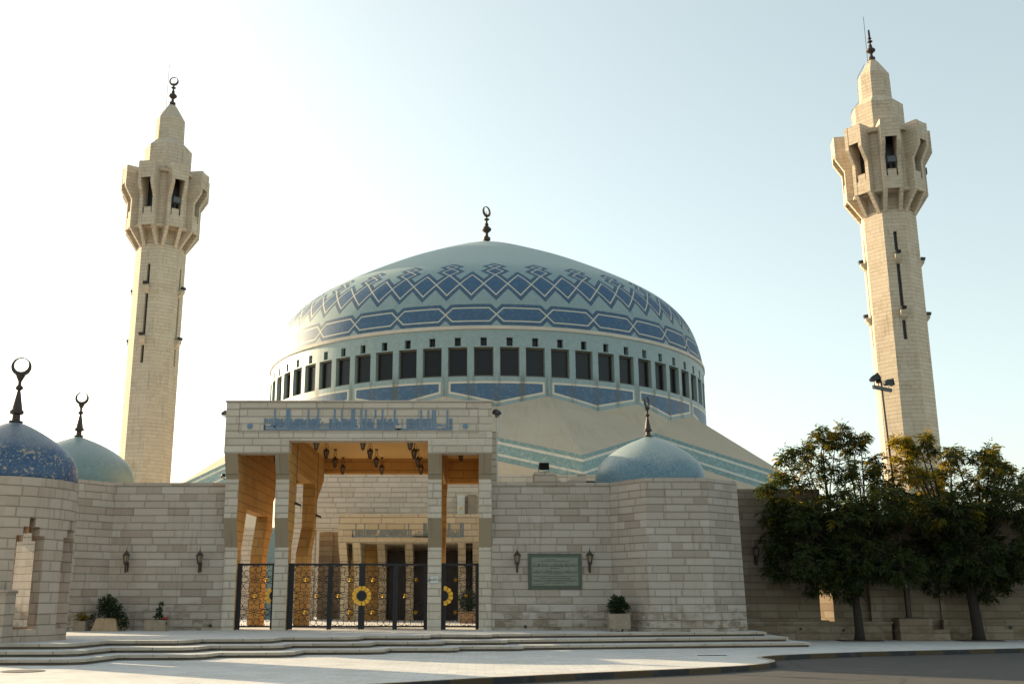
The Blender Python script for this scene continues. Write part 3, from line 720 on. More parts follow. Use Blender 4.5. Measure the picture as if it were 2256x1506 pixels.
def turret(label, pts, dc, mat, kx, fin_h, ax):
    t = thing('corner_turret', label, 'turret', (dc[0], dc[1], .40))
    cx = sum(p[0] for p in pts)/len(pts); cy = sum(p[1] for p in pts)/len(pts)
    foot = [(p[0] + (p[0]-cx)*.035, p[1] + (p[1]-cy)*.035) for p in pts]
    foot = [f if p[1] < 39 and abs(p[0]) > 5.2 else p for f, p in zip(foot, pts)]
    b = MB(); b.prism(foot, .40, WZ, pts_top=pts); b.build('masonry', M['stone'], t)
    b = MB(); b.lathe([(r*kx, z) for r, z in smooth_prof(SDP, 1)], (0, 0), 48)
    o = b.build('dome', mat, t, world=False, smooth=True); o.location = (0, 0, 6.0 - .40)
    finial_small('crescent_finial', t, dc, 7.66, fin_h, ax)
    return t
turret('octagonal stone turret with pale blue dome, right of the plaque', [(4.975,39.0),(6.05,37.34),(8.25,37.34),(9.62,38.55),(9.62,42.3),(4.975,42.3)], (6.75,40.5), M['dome_turret'], 1.0, 1.42, R(58))
turret('stone turret with grey green dome between the gateway and the round kiosk', [(-15.95,38.45),(-14.62,37.4),(-13.465,39.0),(-13.465,42.3),(-17.6,42.3),(-17.6,39.75)], (-15.6,40.5), M['dome_turret_green'], 1.04, 1.58, R(8))

t = thing('arcade_wall', 'pale stone wall on piers running left behind the round kiosk', 'wall', (-23, 40, 0))
b = MB(); b.box(-34, -17.62, 39.9, 40.4, 4.15, WZ)
for x in (-34, -29.2, -24.4): b.box(x, x+.6, 39.9, 40.4, -.02, 4.15, skip='t')
b.build('masonry', M['stone'], t)

wall_box('rear_wall', 'yellowish stone wall glimpsed through the openings of the round kiosk', -28, -17.0, 46.0, 46.5, -.02, 5.1, M['stone'])

# ================================================================== ROUND KIOSK
KC = (-13.52, 30.2); KR = 1.91
k = thing('kiosk', 'round pinkish stone kiosk with stepped openings and a peeling blue dome', 'kiosk', (KC[0], KC[1], .42))
kp = lambda r, a, z: (KC[0] + r*math.sin(R(a)), KC[1] - r*math.cos(R(a)), z)
cols = [-22.5,-18.5,-15,-11.8,-9.2,-6.9,-4.6,-2.5,2.5,4.6,6.9,9.2,11.8,15,18.5,22.5]; rows = [.40,.74,3.22,3.46,3.70,4.80]
holes = {(c, 1) for c in range(3, 12)} | {(c, 2) for c in range(5, 10)} | {(7, 3)}
b = MB(); ring_wall(b, kp, KR, .38, cols, rows, holes, 8, 45, 45.5, lambda a, z: (R(a)*KR, z), inner_skin=True)
for i in range(48):
    a0, a1 = i*7.5, (i+1)*7.5
    b.face([kp(KR,a0,4.8),kp(KR,a1,4.8),kp(KR-.38,a1,4.8),kp(KR-.38,a0,4.8)])
b.build('masonry', M['stone_kiosk'], k)
b = MB(); KDP = [(2.02,-.15),(2.09,0),(2.10,.2),(2.05,.5),(1.93,.78),(1.72,1.04),(1.42,1.29),(1.08,1.52),(.74,1.72),(.42,1.88),(.2,1.96),(.1,2.0),(0,2.02)]
b.lathe([(r*.888, z*.888) for r, z in smooth_prof(KDP, 1)], (0, 0), 56); o = b.build('dome', M['dome_kiosk'], k, world=False, smooth=True); o.location = (0, 0, 4.80 - .42)
finial_small('crescent_finial', k, KC, 6.52, 1.74, R(12))
b = MB(); b.box(-14.6, -12.30, 27.98, 28.6, .40, 1.68); b.box(-14.65, -12.25, 27.94, 28.6, 1.68, 1.77)
t = thing('stone_pier', 'low stone pier with a flat cap in front of the round kiosk', 'pier', (-13.4, 28.2, .42)); b.build('masonry', M['stone_kiosk'], t)

# ================================================================== ENTRANCE GATEWAY
AX = -4.35
gate = thing('gateway', 'tall stone entrance gateway with blue square lettering and hanging lanterns', 'gateway', (AX, 39.0, .42))
b = MB(); FX0, FX1 = -9.30, .59
b.box(FX0, -6.92, 38.2, 38.8, 6.73, 8.63); b.box(-1.78, FX1, 38.2, 38.8, 6.73, 8.63); b.box(-6.92, -1.78, 38.2, 38.8, 7.2, 8.63, skip='lr')
b.build('fascia', M['stone_portal'], gate)
b = MB(); b.box(FX0+.02, FX1-.02, 38.8, 48.0, 7.72, 8.61, m=1, skip='b'); b.face([(FX0+.02,48.0,7.72),(FX1-.02,48.0,7.72),(FX1-.02,38.8,7.72),(FX0+.02,38.8,7.72)]); b.build('roof_slab', [M['soffit'], M['stone_portal']], gate)
b = MB(); b.box(FX0-.03, FX1+.03, 38.17, 48.05, 8.63, 8.70); b.build('coping', M['stone_portal'], gate)
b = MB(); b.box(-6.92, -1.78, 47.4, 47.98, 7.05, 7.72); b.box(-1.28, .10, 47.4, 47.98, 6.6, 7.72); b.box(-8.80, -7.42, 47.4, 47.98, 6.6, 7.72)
b.build('rear_beam', M['stone_bounce'], gate)
FINS = [(-9.275,-8.80,1),(-7.42,-6.92,0),(-1.78,-1.28,0),(.10,.57,1)]
for x0, x1, outer in FINS:
    ot = 4.86 if outer else 6.28
    front = [(38.2,6.73),(38.65,5.82),(38.65,4.41),(39.05,3.36),(39.05,.40)]
    inn = [(39.65,.40),(39.65,3.36),(40.1,4.3),(40.1,ot),(44.8,ot),(44.8,4.45),(43.6,3.3),(43.6,.40)]
    if outer: inn = [(39.65,.40),(39.65,3.36),(40.3,ot),(44.4,ot),(43.6,3.3),(43.6,.40)]
    back = [(44.65,.40),(44.65,3.36),(45.5,4.41),(45.5,5.6),(47.4,6.73),(47.4,7.72)]
    poly = front + inn + back + [(38.8,7.72),(38.8,6.73)]
    b = MB(); n = len(poly)
    A = [(x0, y, z) for y, z in poly]; B = [(x1, y, z) for y, z in poly]
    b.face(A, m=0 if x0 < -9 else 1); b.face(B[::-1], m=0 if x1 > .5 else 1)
    for i in range(n):
        j = (i+1) % n
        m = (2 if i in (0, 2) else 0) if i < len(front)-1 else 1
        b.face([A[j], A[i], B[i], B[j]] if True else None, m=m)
    b.build('pier', [M['stone_portal'], M['stone_bounce'], M['corbel']], gate)
# small spotlights on the inner faces of the piers
for x, y, z in ((-6.9, 40.0, 5.0), (-6.9, 45.3, 4.95), (-1.8, 44.4, 5.0)):
    b = MB(); s = 1 if x < -4 else -1
    b.extrude([(0,0),(.24,-.07),(.21,.02),(0,.11)], lambda a, c, t: (x + s*a, y + t, z + c), -.07, .07); b.tube([(x+s*.015,y,z+.1),(x+s*.015,y,7.7)], .009, 5)
    b.build('spotlight', M['lantern'], gate)
# lettering: upright strokes and bars traced from the inscription, standing 2.5 cm proud
def letters(name, mat, strokes, to_xz, y, parent, d=.025):
    b = MB()
    for x0, x1, y0, y1 in strokes:
        (a, z1), (c, z0) = to_xz(x0, y0), to_xz(x1, y1); b.box(a, c, y - d, y, z0, z1, skip='k')
    return b.build(name, mat, parent)
def kufic(x0, x1, top, base, talls, blanks, bars, pitch, w, seed):
    """upright strokes at a steady pitch between top and base, joined along the base; talls rise above"""
    rnd = random.Random(seed); out = []
    runs = []; x = x0
    while x < x1:
        L = rnd.choice([3, 4, 5, 6, 7]) * pitch; runs.append((x, min(x + L - pitch*.35, x1))); x += L
    out += [(a, c, base - 3.4, base) for a, c in runs]
    x = x0; i = 0
    while x + w < x1:
        ok = not any(a - w < x < c for a, c, *_ in talls) and not any(a < x + w/2 < c for a, c in blanks)
        if ok:
            t = top + rnd.choice([0]*9 + [3.5, 7]); out.append((x, x + w, t, base - 3.4 - rnd.choice([0, 0, 0, 2.2])))
            if rnd.random() < .5 and x + pitch + w < x1 and not any(a < x + pitch + w/2 < c for a, c in blanks): out.append((x + w, x + pitch, t, t + 1.7))
        x += pitch; i += 1
    for q in talls: out.append((q[0], q[1], q[2], q[3] if len(q) > 3 else base - 3.4))
    return out + bars
def z1(i): return 570 + i/10.2545
def z2(i): return 790 + i/9.024
tl = [(z1(365),z1(400),901),(z1(635),z1(678),901.5),(z1(688),z1(730),901.5),(z1(1120),z1(1152),901.8),(z1(1338),z1(1370),902),(z1(1708),z1(1745),901.8),(z1(1873),z1(1905),901.5),(z1(2098),z1(2136),901),(z1(2146),z1(2184),901),
      (z2(44),z2(76),901),(z2(135),z2(167),902),(z2(325),z2(356),902,921.5),(z2(465),z2(496),902.5),(z2(704),z2(740),902.5),(z2(1226),z2(1261),903),(z2(1374),z2(1403),903.2),(z2(1462),z2(1492),903),(z2(1508),z2(1542),903),(z2(1748),z2(1782),903)]
bars = [(z1(145),z1(180),922.3,947),(z1(195),z1(228),922.3,931),(z1(255),z1(292),922.3,931),(z1(305),z1(345),922.3,939),(z1(145),z1(400),938,941.5),
        (z1(1385),z1(1640),938.8,941),(z1(1385),z1(1600),934.6,936.6),(z1(1440),z1(1470),929,931.5),(z1(1385),z1(1420),922.3,926),(z1(2200),z2(10),938.5,942),(z1(2190),z1(2225),923,940),
        (z2(745),z2(790),922.5,934),(z2(770),z2(815),934,937),(z2(740),z2(850),944,947.5),(z2(1555),z2(1640),934.5,939.5),(z2(1650),z2(1740),936,938.5),(z2(1650),z2(1840),942.2,943.0)]
blanks = [(z1(145),z1(405)),(z1(1382),z1(1600)),(z1(2188),z2(40)),(z2(742),z2(850)),(z2(878),z2(945)),(z2(1548),z2(1745))]
st = kufic(584.3, 997.2, 922.3, 947.3, tl, blanks, bars, 2.6, 1.65, 3)
PXM = 38.2/2290*1.0
def fx(px, py): return (-9.30 + (px-500)*(9.88/583), 8.63 - (py-886)*(1.43/84.5))
letters('inscription', M['inscript'], st, fx, 38.2, gate)
for cx in (553.5, 1025):
    b = MB(); X, Z = fx(cx, 939)
    pts = [( (.115 if i % 2 == 0 else .085)*math.cos(R(22.5*i)), (.115 if i % 2 == 0 else .085)*math.sin(R(22.5*i))) for i in range(16)]
    b.extrude(pts, lambda a, c, t: (X + a, 38.2 - t, Z + c), 0, .025); b.build('rosette', M['inscript'], gate)
b = MB(); g = .007   # sunk joint round the lettered panel
(xa, za), (xb, zb) = fx(529.5, 898.5), fx(1053, 953)
for q in ((xa,xb,za-g,za+g),(xa,xb,zb-g,zb+g),(xa-g,xa+g,zb,za),(xb-g,xb+g,zb,za)): b.box(q[0],q[1],38.193,38.2,q[2],q[3],skip='k')
b.build('panel_joint', plain('dark_joint_mortar', (.16,.13,.10), .9), gate)
# stone block with a white conduit behind the gateway's right edge
b = MB(); b.box(.57, .84, 40.2, 47.5, WZ, 7.85); b.build('side_pier', M['stone_portal'], gate)
t = thing('drain_pipe', 'slim white pipe running up beside the right edge of the gateway', 'pipe', (.80, 39.9, WZ))
b = MB(); b.tube([(.80,39.9,5.6),(.80,39.9,8.35)], .022, 8); b.tube([(.80,39.9,6.5),(.80,40.2,6.5)], .015, 6); b.build('pipe', M['white_metal'], t)

# hanging lanterns: three files of four, one more in each side bay
def lantern_body(b, bg, z0, s=1.0):
    b.lathe([(0,z0),(.012,z0+.015),(.022,z0+.05),(.07,z0+.075),(.075,z0+.11),(.05,z0+.12)], n=6)
    b.lathe([(.118*s,z0+.345),(.132,z0+.352),(.132,z0+.372),(.10,z0+.41),(.055,z0+.455),(.03,z0+.47),(.03,z0+.51),(0,z0+.53)], n=6)
    for k in range(6):
        a = math.pi/3*k
        b.tube([(.062*math.cos(a),.062*math.sin(a),z0+.115),(.115*math.cos(a),.115*math.sin(a),z0+.35)], .011, 4)
    bg.lathe([(.055,z0+.118),(.105,z0+.345)], n=6)
proto = None
FILES = [(-6.02,'left'),(-4.26,'middle'),(-2.49,'right')]; ROWS = [(38.95,'nearest, half hidden by the fascia'),(41.6,'second from the front'),(44.3,'third from the front'),(46.95,'farthest, before the rear beam')]
def hang_lantern():
    t = thing('hanging_lantern', 'x', 'lantern', (0,0,0), group='lanterns hanging under the gateway roof')
    b, bg = MB(), MB(); lantern_body(b, bg, -.82)
    b.build('cage', M['lantern'], t, world=False); bg.build('glass', M['lantern_glass'], t, world=False)
    c = MB(); c.lathe([(.03,-.06),(.07,-.03),(.085,0)], n=10)
    for k in range(4):
        a = math.pi/4 + math.pi/2*k
        c.tube([(.03*math.cos(a),.03*math.sin(a),-.03),(.115*math.cos(a),.115*math.sin(a),-.455)], .007, 4)
    c.build('chain', M['lantern'], t, world=False)
    return t
for fxx, fn in FILES:
    for ry, rn in ROWS:
        lab = f'hanging lantern of the {fn} file, {rn}'
        if proto is None: proto = hang_lantern(); proto.location = (fxx, ry, 7.72); proto['label'] = lab
        else: dup(proto, (fxx, ry, 7.72), lab, rz=.4*ry)
dup(proto, (-7.62, 39.6, 7.3), 'single hanging lantern in the left side bay of the gateway'); dup(proto, (-.62, 42.2, 7.72), 'single hanging lantern in the right side bay of the gateway')

# ---------------- iron gates with star lattice
def hankin(xmin, xmax, zmin, zmax, ox, oz, ap=.358, ang=60):
    """line pattern on decagons and bow-ties; returns clipped segments"""
    segs = []
    v1 = (2*ap*math.cos(R(54)), 2*ap*math.sin(R(54))); v2 = (-v1[0], v1[1]); rv = ap/math.cos(R(18))
    def do(poly):
        n = len(poly); mids = [((poly[i][0]+poly[(i+1)%n][0])/2, (poly[i][1]+poly[(i+1)%n][1])/2) for i in range(n)]
        dirs = []
        for i in range(n):
            e = Vector((poly[(i+1)%n][0]-poly[i][0], poly[(i+1)%n][1]-poly[i][1])).normalized()
            rot = lambda v, d: Vector((v.x*math.cos(d)-v.y*math.sin(d), v.x*math.sin(d)+v.y*math.cos(d)))
            dirs.append((rot(e, R(ang)), rot(-e, -R(ang))))
        for i in range(n):
            j = (i+1) % n; p, d = Vector(mids[i]), dirs[i][0]; q, f = Vector(mids[j]), dirs[j][1]
            den = d.x*f.y - d.y*f.x
            if abs(den) < 1e-6: segs.append((p, q)); continue
            w = q - p; s = (w.x*f.y - w.y*f.x)/den; u = (w.x*d.y - w.y*d.x)/den
            if 0 < s < .6 and 0 < u < .6: x = p + d*s; segs.append((p, x)); segs.append((q, x))
            else: segs.append((p, q))
    for i in range(-12, 13):
        for j in range(-12, 13):
            c = (ox + i*v1[0] + j*v2[0], oz + i*v1[1] + j*v2[1])
            if not (xmin-1 < c[0] < xmax+1 and zmin-1 < c[1] < zmax+1): continue
            dec = [(c[0]+rv*math.cos(R(36*k)), c[1]+rv*math.sin(R(36*k))) for k in range(10)]
            do(dec)
            # ten rays from the star's centre to the inner points, and a small ring
            for k in range(10):
                a = R(36*k+18); segs.append((Vector((c[0]+.06*math.cos(a), c[1]+.06*math.sin(a))), Vector((c[0]+.17*math.cos(a), c[1]+.17*math.sin(a)))))
            # bow-tie to the right of this decagon
            d2 = (c[0] + v1[0] - v2[0], c[1])
            V = lambda cc, k: (cc[0]+rv*math.cos(R(36*k)), cc[1]+rv*math.sin(R(36*k)))
            up = (c[0]+v1[0], c[1]+v1[1]); dn = (c[0]+v1[0], c[1]-v1[1])
            do([V(c,0), V(dn,3), V(dn,2), V(d2,5), V(up,8), V(up,7)])
    out = []; seen = set()
    for p, q in segs:
        key = tuple(sorted(((round(p.x,3),round(p.y,3)),(round(q.x,3),round(q.y,3)))))
        if key in seen: continue
        seen.add(key)
        t0, t1 = 0, 1; d = q - p; ok = True
        for pp, dd, lo, hi in ((p.x,d.x,xmin,xmax),(p.y,d.y,zmin,zmax)):
            if abs(dd) < 1e-9:
                if not lo <= pp <= hi: ok = False
            else:
                a, c = sorted(((lo-pp)/dd, (hi-pp)/dd)); t0, t1 = max(t0,a), min(t1,c)
        if ok and t1 - t0 > 1e-3: out.append((p + d*t0, p + d*t1))
    return out
GY = 39.28
def lattice(parent, x0, x1, ox, name='lattice'):
    b = MB()
    for p, q in hankin(x0, x1, .56, 2.72, ox, 1.63): b.tube([(p.x,GY,p.y),(q.x,GY,q.y)], .0125, 4, cap=False)
    return b.build(name, M['iron'], parent)
def gold_star(parent, x, z, n=8, r=.092):
    b = MB(); C0 = (x, GY-.055, z)
    P = [(x + (r if i%2==0 else r*.5)*math.cos(math.pi*i/n+.2), GY-.015, z + (r if i%2==0 else r*.5)*math.sin(math.pi*i/n+.2)) for i in range(2*n)]
    for i in range(2*n): b.face([P[i], P[(i+1)%(2*n)], C0])
    b.face(P[::-1]); return b.build('gold_star', M['gold'], parent)
def medallion(parent, x, z, xmin, xmax):
    b = MB(); bd = MB(); n = 12
    for i in range(n):
        ac = 2*math.pi*(i+.5)/n; h = math.pi/n*.84
        pts = []
        for k in range(7): a = ac - h + 2*h*k/6; pts.append((.335 + .022*math.cos((k-3)/3*math.pi/2), a))
        inner = [(.185, ac + h*.95), (.185, ac + h*.4), (.235, ac), (.185, ac - h*.4), (.185, ac - h*.95)]
        poly = [(r*math.cos(a), r*math.sin(a)) for r, a in pts + inner]
        if xmin is not None and x + sum(p[0] for p in poly)/len(poly) < xmin: continue
        if xmax is not None and x + sum(p[0] for p in poly)/len(poly) > xmax: continue
        b.extrude(poly, lambda a, c, t: (x + a, GY + t, z + c), -.05, .015)
    b.build('gold_medallion', M['gold_paint'], parent)
    pts = [(.178*math.cos(2*math.pi*i/28), .178*math.sin(2*math.pi*i/28)) for i in range(28)]
    lo = -9 if xmin is None else xmin - x; hi = 9 if xmax is None else xmax - x
    pts = [(min(max(p[0], lo), hi), p[1]) for p in pts]
    bd.extrude(pts, lambda a, c, t: (x + a, GY + t, z + c), -.06, .02); bd.build('medallion_boss', M['iron'], parent)
def gframe(parent, x0, x1, wl, wr):
    b = MB(); y0, y1 = GY-.035, GY+.035
    b.box(x0, x0+wl, y0-.01, y1+.01, .44, 2.80); b.box(x1-wr, x1, y0-.01, y1+.01, .44, 2.80)
    b.box(x0+wl, x1-wr, y0, y1, 2.715, 2.79); b.box(x0+wl, x1-wr, y0, y1, .515, .575)
    b.tube([(x1-wr*.5, GY, .42),(x1-wr*.5, GY, .5)], .012, 6)
    return b.build('frame', M['iron'], parent)
gm = thing('iron_gate', 'wide four leaf black iron gate with star lattice and a gold medallion', 'gate', (-4.35, GY, .42))
LE = [(-6.915,-5.365,.20,.09,-6.26,[(-6.26,2.2),(-6.26,1.04),(-5.87,1.63)]), (-5.36,-4.20,.07,.11,-4.64,[(-4.64,2.2),(-4.64,1.04),(-5.06,1.63)]),
      (-4.195,-2.985,.11,.07,-3.80,[(-3.80,2.2),(-3.80,1.04),(-3.41,1.63)]), (-2.98,-1.785,.09,.13,-2.20,[(-2.20,2.2),(-2.20,1.04),(-2.61,1.63)])]
for x0, x1, wl_, wr_, ox, stars in LE:
    o = gframe(gm, x0, x1, wl_, wr_); o.name = 'gate_leaf'
    lattice(o, x0+wl_, x1-wr_, ox).parent = o
    for s in stars: gold_star(o, *s)
medallion(gm, -4.2, 1.63, None, None)
b = MB(); b.box(-4.29,-4.11,GY-.06,GY+.06,1.98,2.12); b.build('lock', M['iron'], gm)
gl = thing('iron_gate', 'narrow black iron side gate with half a gold medallion, left of the wide gate', 'gate', (-8.1, GY, .42))
gframe(gl, -8.795, -7.425, .16, .09); lattice(gl, -8.635, -7.515, -7.72)
for s in ((-7.72,2.2),(-8.1,1.63),(-7.74,1.04)): gold_star(gl, *s)
medallion(gl, -7.40, 1.63, None, -7.50)
gr = thing('iron_gate', 'narrow black iron side gate with half a gold medallion, right of the wide gate', 'gate', (-.6, GY, .42))
gframe(gr, -1.275, .095, .16, .12); lattice(gr, -1.115, -.025, -.77)
for s in ((-.77,2.2),(-.36,1.63),(-.77,1.04)): gold_star(gr, *s)
medallion(gr, -1.20, 1.63, -1.13, None)
# small sign on the pier
t = thing('name_sign', 'small white sign with black writing on the pier beside the right side gate', 'sign', (-1.53, 39.05, 2.2))
b = MB(); b.box(-1.71,-1.35,39.03,39.05,2.06,2.36); b.build('plate', M['white_metal'], t)
b = MB()
for q in ((-1.70,-1.36,2.335,2.35),(-1.70,-1.36,2.07,2.085),(-1.70,-1.685,2.085,2.335),(-1.375,-1.36,2.085,2.335)): b.box(q[0],q[1],39.026,39.03,q[2],q[3],skip='k')
b.build('border', M['grey_metal'], t)
def text_part(name, s, size, loc, mat, parent):
    cu = bpy.data.curves.new(name, 'FONT'); cu.body = s; cu.size = size; cu.align_x = 'CENTER'; cu.extrude = .004
    tmp = bpy.data.objects.new('tmp_text', cu); COL.objects.link(tmp); bpy.context.view_layer.update()
    me = bpy.data.meshes.new_from_object(tmp.evaluated_get(bpy.context.evaluated_depsgraph_get())); bpy.data.objects.remove(tmp)
    me.transform(Matrix.Rotation(R(90), 4, 'X')); me.materials.clear(); me.materials.append(mat)
    o = bpy.data.objects.new(name, me); COL.objects.link(o); o.parent = parent; o.location = Vector(loc) - parent.location
    return o
text_part('writing', '\uFED2\uFEF3\uFEAE\uFEB8\uFEDF\uFE8D \uFE8F\uFE8E\uFE91', .115, (-1.53, 39.022, 2.18), M['black'], t)

# ================================================================== COURTYARD BEHIND THE GATEWAY
cw = thing('courtyard_wall', 'pale stone courtyard wall seen through the gateway behind the entrance porch', 'wall', (0, 56, .42))
b = MB(); b.box(-9.9,-8.55,56,56.6,.40,7.95); b.box(-8.55,-6.95,56,56.6,5.02,7.95,skip='lr'); b.box(-6.95,12,56,56.6,.40,7.95)
b.build('masonry', M['stone_portal'], cw)
b = MB(); b.box(-8.55,-6.95,57.6,57.9,.40,5.02); b.box(-8.25,-7.8,57.2,57.6,.40,5.02); b.build('niche', M['stone_dark'], cw)
t = thing('courtyard_side_wall', 'grey stone courtyard wall with a teal tile strip seen through the left bay', 'wall', (-12, 58.2, .42))
b = MB(); b.box(-14.6, -9.91, 58.0, 58.4, .40, 5.3); b.build('masonry', M['stone_portal'], t)
b = MB(); b.box(-11.75, -10.75, 57.95, 57.998, .42, 5.2, skip='k'); b.build('tile_panel', plain('teal_tile', (.16, .25, .27), .4, 0, .25, 5), t)
po = thing('entrance_porch', 'low stone entrance porch with grey blue lettering and leaning fins over dark doors', 'porch', (-3, 53, .42))
b = MB(); b.box(-6.80,2.2,52.0,56.0,4.17,5.56,skip='k'); b.build('canopy', M['stone_yellow'], po)
for x in (-6.78,-6.10,-5.0,-3.6,-.9,-.17,.9):
    b = MB(); deep = x in (-5.0,-3.6)
    s = 1.3 if deep else 0
    b.extrude([(52.02+s,4.17),(53.4+s,2.7),(53.4+s,.40),(54.0+s,.40),(54.0+s,2.7),(55.2,4.17)], lambda a, c, t_: (x + t_, a, c), 0, .38)
    b.build('fin', M['stone_yellow'], po)
for x0, x1 in ((-6.9,-4.75),): 
    b = MB(); b.box(x0,x1,56.0-.5,56.0,.40,4.17,skip='k'); b.build('side_wall', M['stone_bounce'], po)
for x0, x1 in ((-4.7,-3.35),(-3.2,-1.9),(-1.75,-.45),(-.3,1.9)):
    b = MB(); b.box(x0,x1,55.7,55.98,.42,3.95)
    d = b.build('door', M['wood'], po)
    p = MB()
    for i in range(2):
        for j in range(4): p.box(x0+.12+i*(x1-x0)/2, x0-.12+(i+1)*(x1-x0)/2, 55.66, 55.7, .62+j*.83, .62+j*.83+.65, skip='k')
    p.build('panel', M['wood'], d)
def cz(i): return 760 + i/7.52
tl2 = [(cz(202),cz(216),1152.5),(cz(345),cz(360),1153),(cz(566),cz(581),1153,1166),(cz(1062),cz(1077),1152.3),(cz(1308),cz(1322),1152),(cz(1330),cz(1344),1152),(cz(1352),cz(1367),1152),(cz(1714),cz(1727),1152),(cz(1736),cz(1750),1152),(cz(1904),cz(1922),1151.5),(cz(1928),cz(1944),1151.5),(cz(1952),cz(1970),1151.5)]
st2 = kufic(780, 1022, 1167, 1183, tl2, [(cz(1130),cz(1300)),(cz(160),cz(200))], [(cz(1150),cz(1390),1176,1178),(cz(1150),cz(1390),1180.5,1183),(cz(1210),cz(1280),1171,1173),(cz(150),cz(164),1167,1183),(cz(164),cz(185),1167,1169)], 2.5, 1.5, 11)
def fx2(px, py): return ((px-1049)*(52/2290)*.9995, 5.56 - (py-1132.5)*(1.39/62.5))
letters('inscription', M['inscript2'], st2, fx2, 52.0, po)
t = thing('electric_cabinet', 'white electric cabinet with a yellow warning mark on the courtyard wall', 'cabinet', (-.62, 55.8, 5.9))
X0, X1 = (1007-1049)*.02445*.98, (1024-1049)*.02445*.98
b = MB(); b.box(X0,X1,55.7,55.995,5.85,6.85); b.build('body', M['white_metal'], t)
b = MB(); b.face([((X0+X1)/2-.1,55.694,6.08),((X0+X1)/2+.1,55.694,6.08),((X0+X1)/2,55.694,6.27)]); b.build('warning_mark', M['yellow'], t)
t = thing('equipment_cabinet', 'grey brown equipment cabinet beside the white electric cabinet', 'cabinet', (-.1, 55.6, 5.56)); b = MB(); b.box(-.42,.0,55.4,55.995,5.62,6.8); b.box(-.44,.02,55.38,55.995,6.8,6.84); b.build('body', M['planter'], t)

# ================================================================== ROOF CLUTTER BEHIND THE RIGHT WALL
def box_thing(name, label, cat, x0, x1, y0, y1, z0, z1, mat, part='body'):
    t = thing(name, label, cat, ((x0+x1)/2, (y0+y1)/2, z0)); b = MB(); b.box(x0,x1,y0,y1,z0,z1); b.build(part, mat, t); return t
t = thing('roof_block', 'stone roof block under the black floodlight behind the right wall', 'roof block', (2.9,43.5,5.4))
b = MB(); b.extrude([(2.42,5.3),(3.62,5.3),(3.62,6.05),(3.25,6.62),(2.42,6.62)], lambda a,c,t_: (a, 43.2+t_, c), 0, 1.3); b.build('masonry', M['stone_portal'], t)
t = thing('roof_block', 'sloped stone roof block beside the small dark window', 'roof block', (4.3,43.5,5.4))
b = MB(); b.extrude([(3.92,5.3),(4.56,5.3),(4.56,6.55),(4.25,6.55),(3.92,6.2)], lambda a,c,t_: (a, 43.2+t_, c), 0, 1.3); b.build('masonry', M['stone_portal'], t)
t = thing('low_roof', 'flat beige roof strip behind the right wall', 'roof', (2.2,44,5.4)); b = MB(); b.box(.85,2.41,43.4,46,5.3,6.12); b.box(4.57,9.4,44.0,46,5.3,5.9); b.build('masonry', M['roof'], t)
t = thing('roof_window', 'small dark window at roof level left of the pale blue dome', 'window', (4.85,43.4,5.8)); b = MB(); b.box(4.575,5.05,43.6,43.9,5.5,6.3); b.build('frame', M['winframe'], t); b = MB(); b.box(4.62,5.0,43.585,43.6,5.55,6.24,skip='k'); b.build('pane', M['glass'], t)
t = thing('railing', 'short grey railing between the two stone roof blocks', 'railing', (3.77,43.1,5.7)); b = MB()
for i in range(6): b.tube([(3.58+.07*i,43.1,5.5),(3.58+.07*i,43.1,6.1+.04*i)], .012, 4)
b.tube([(3.55,43.1,6.08),(3.98,43.1,6.32)], .016, 5); b.build('rail', M['grey_metal'], t)
def floodlight(label, x, y, z, rz, s=.3, tilt=-25, stem=((0,0,-.35),)):
    t = thing('floodlight', label, 'floodlight', (x,y,z), rz, group='floodlights')
    b = MB(); a = R(tilt); ca, sa = math.cos(a), math.sin(a)
    T = lambda u, v, w: (w, u*ca - v*sa, u*sa + v*ca)
    b.extrude([(-s,-.55*s),(-s,.55*s),(.3*s,.5*s),(.75*s,.22*s),(.75*s,-.22*s),(.3*s,-.5*s)], T, -s*.75, s*.75); b.build('housing', M['black'], t, world=False)
    b = MB(); b.extrude([(-s-.012,-.48*s),(-s-.012,.48*s),(-s-.002,.48*s),(-s-.002,-.48*s)], T, -s*.68, s*.68); b.build('lens', M['glass'], t, world=False)
    b = MB()
    for sx in (-1, 1): b.tube([(sx*s*.8,0,0),(sx*s*.8,0,-s*.9),(0,0,-s*.9)], .018, 4)
    b.tube([(0,0,-s*.9)] + [q for q in stem], .025, 5); b.build('bracket', M['black'], t, world=False)
    return t
floodlight('square black floodlight standing on the stone roof block', 2.83, 43.5, 6.9, R(0), .27, 8, ((0,0,-.3),))
floodlight('black floodlight on the right top corner of the gateway', .80, 38.6, 8.30, R(-62), .15, -22, ((-.1,.0,-.15),(-.22,.05,-.05)))
floodlight('small black floodlight on the left top corner of the gateway', -9.46, 38.6, 8.28, R(62), .12, -22, ((.08,0,-.12),(.17,.03,-.05)))
floodlight('small dark spotlight on the left pier just above the wall top', -9.40, 38.62, 5.95, R(40), .09, -15, ((.1,0,-.1),(.14,.2,-.06)))

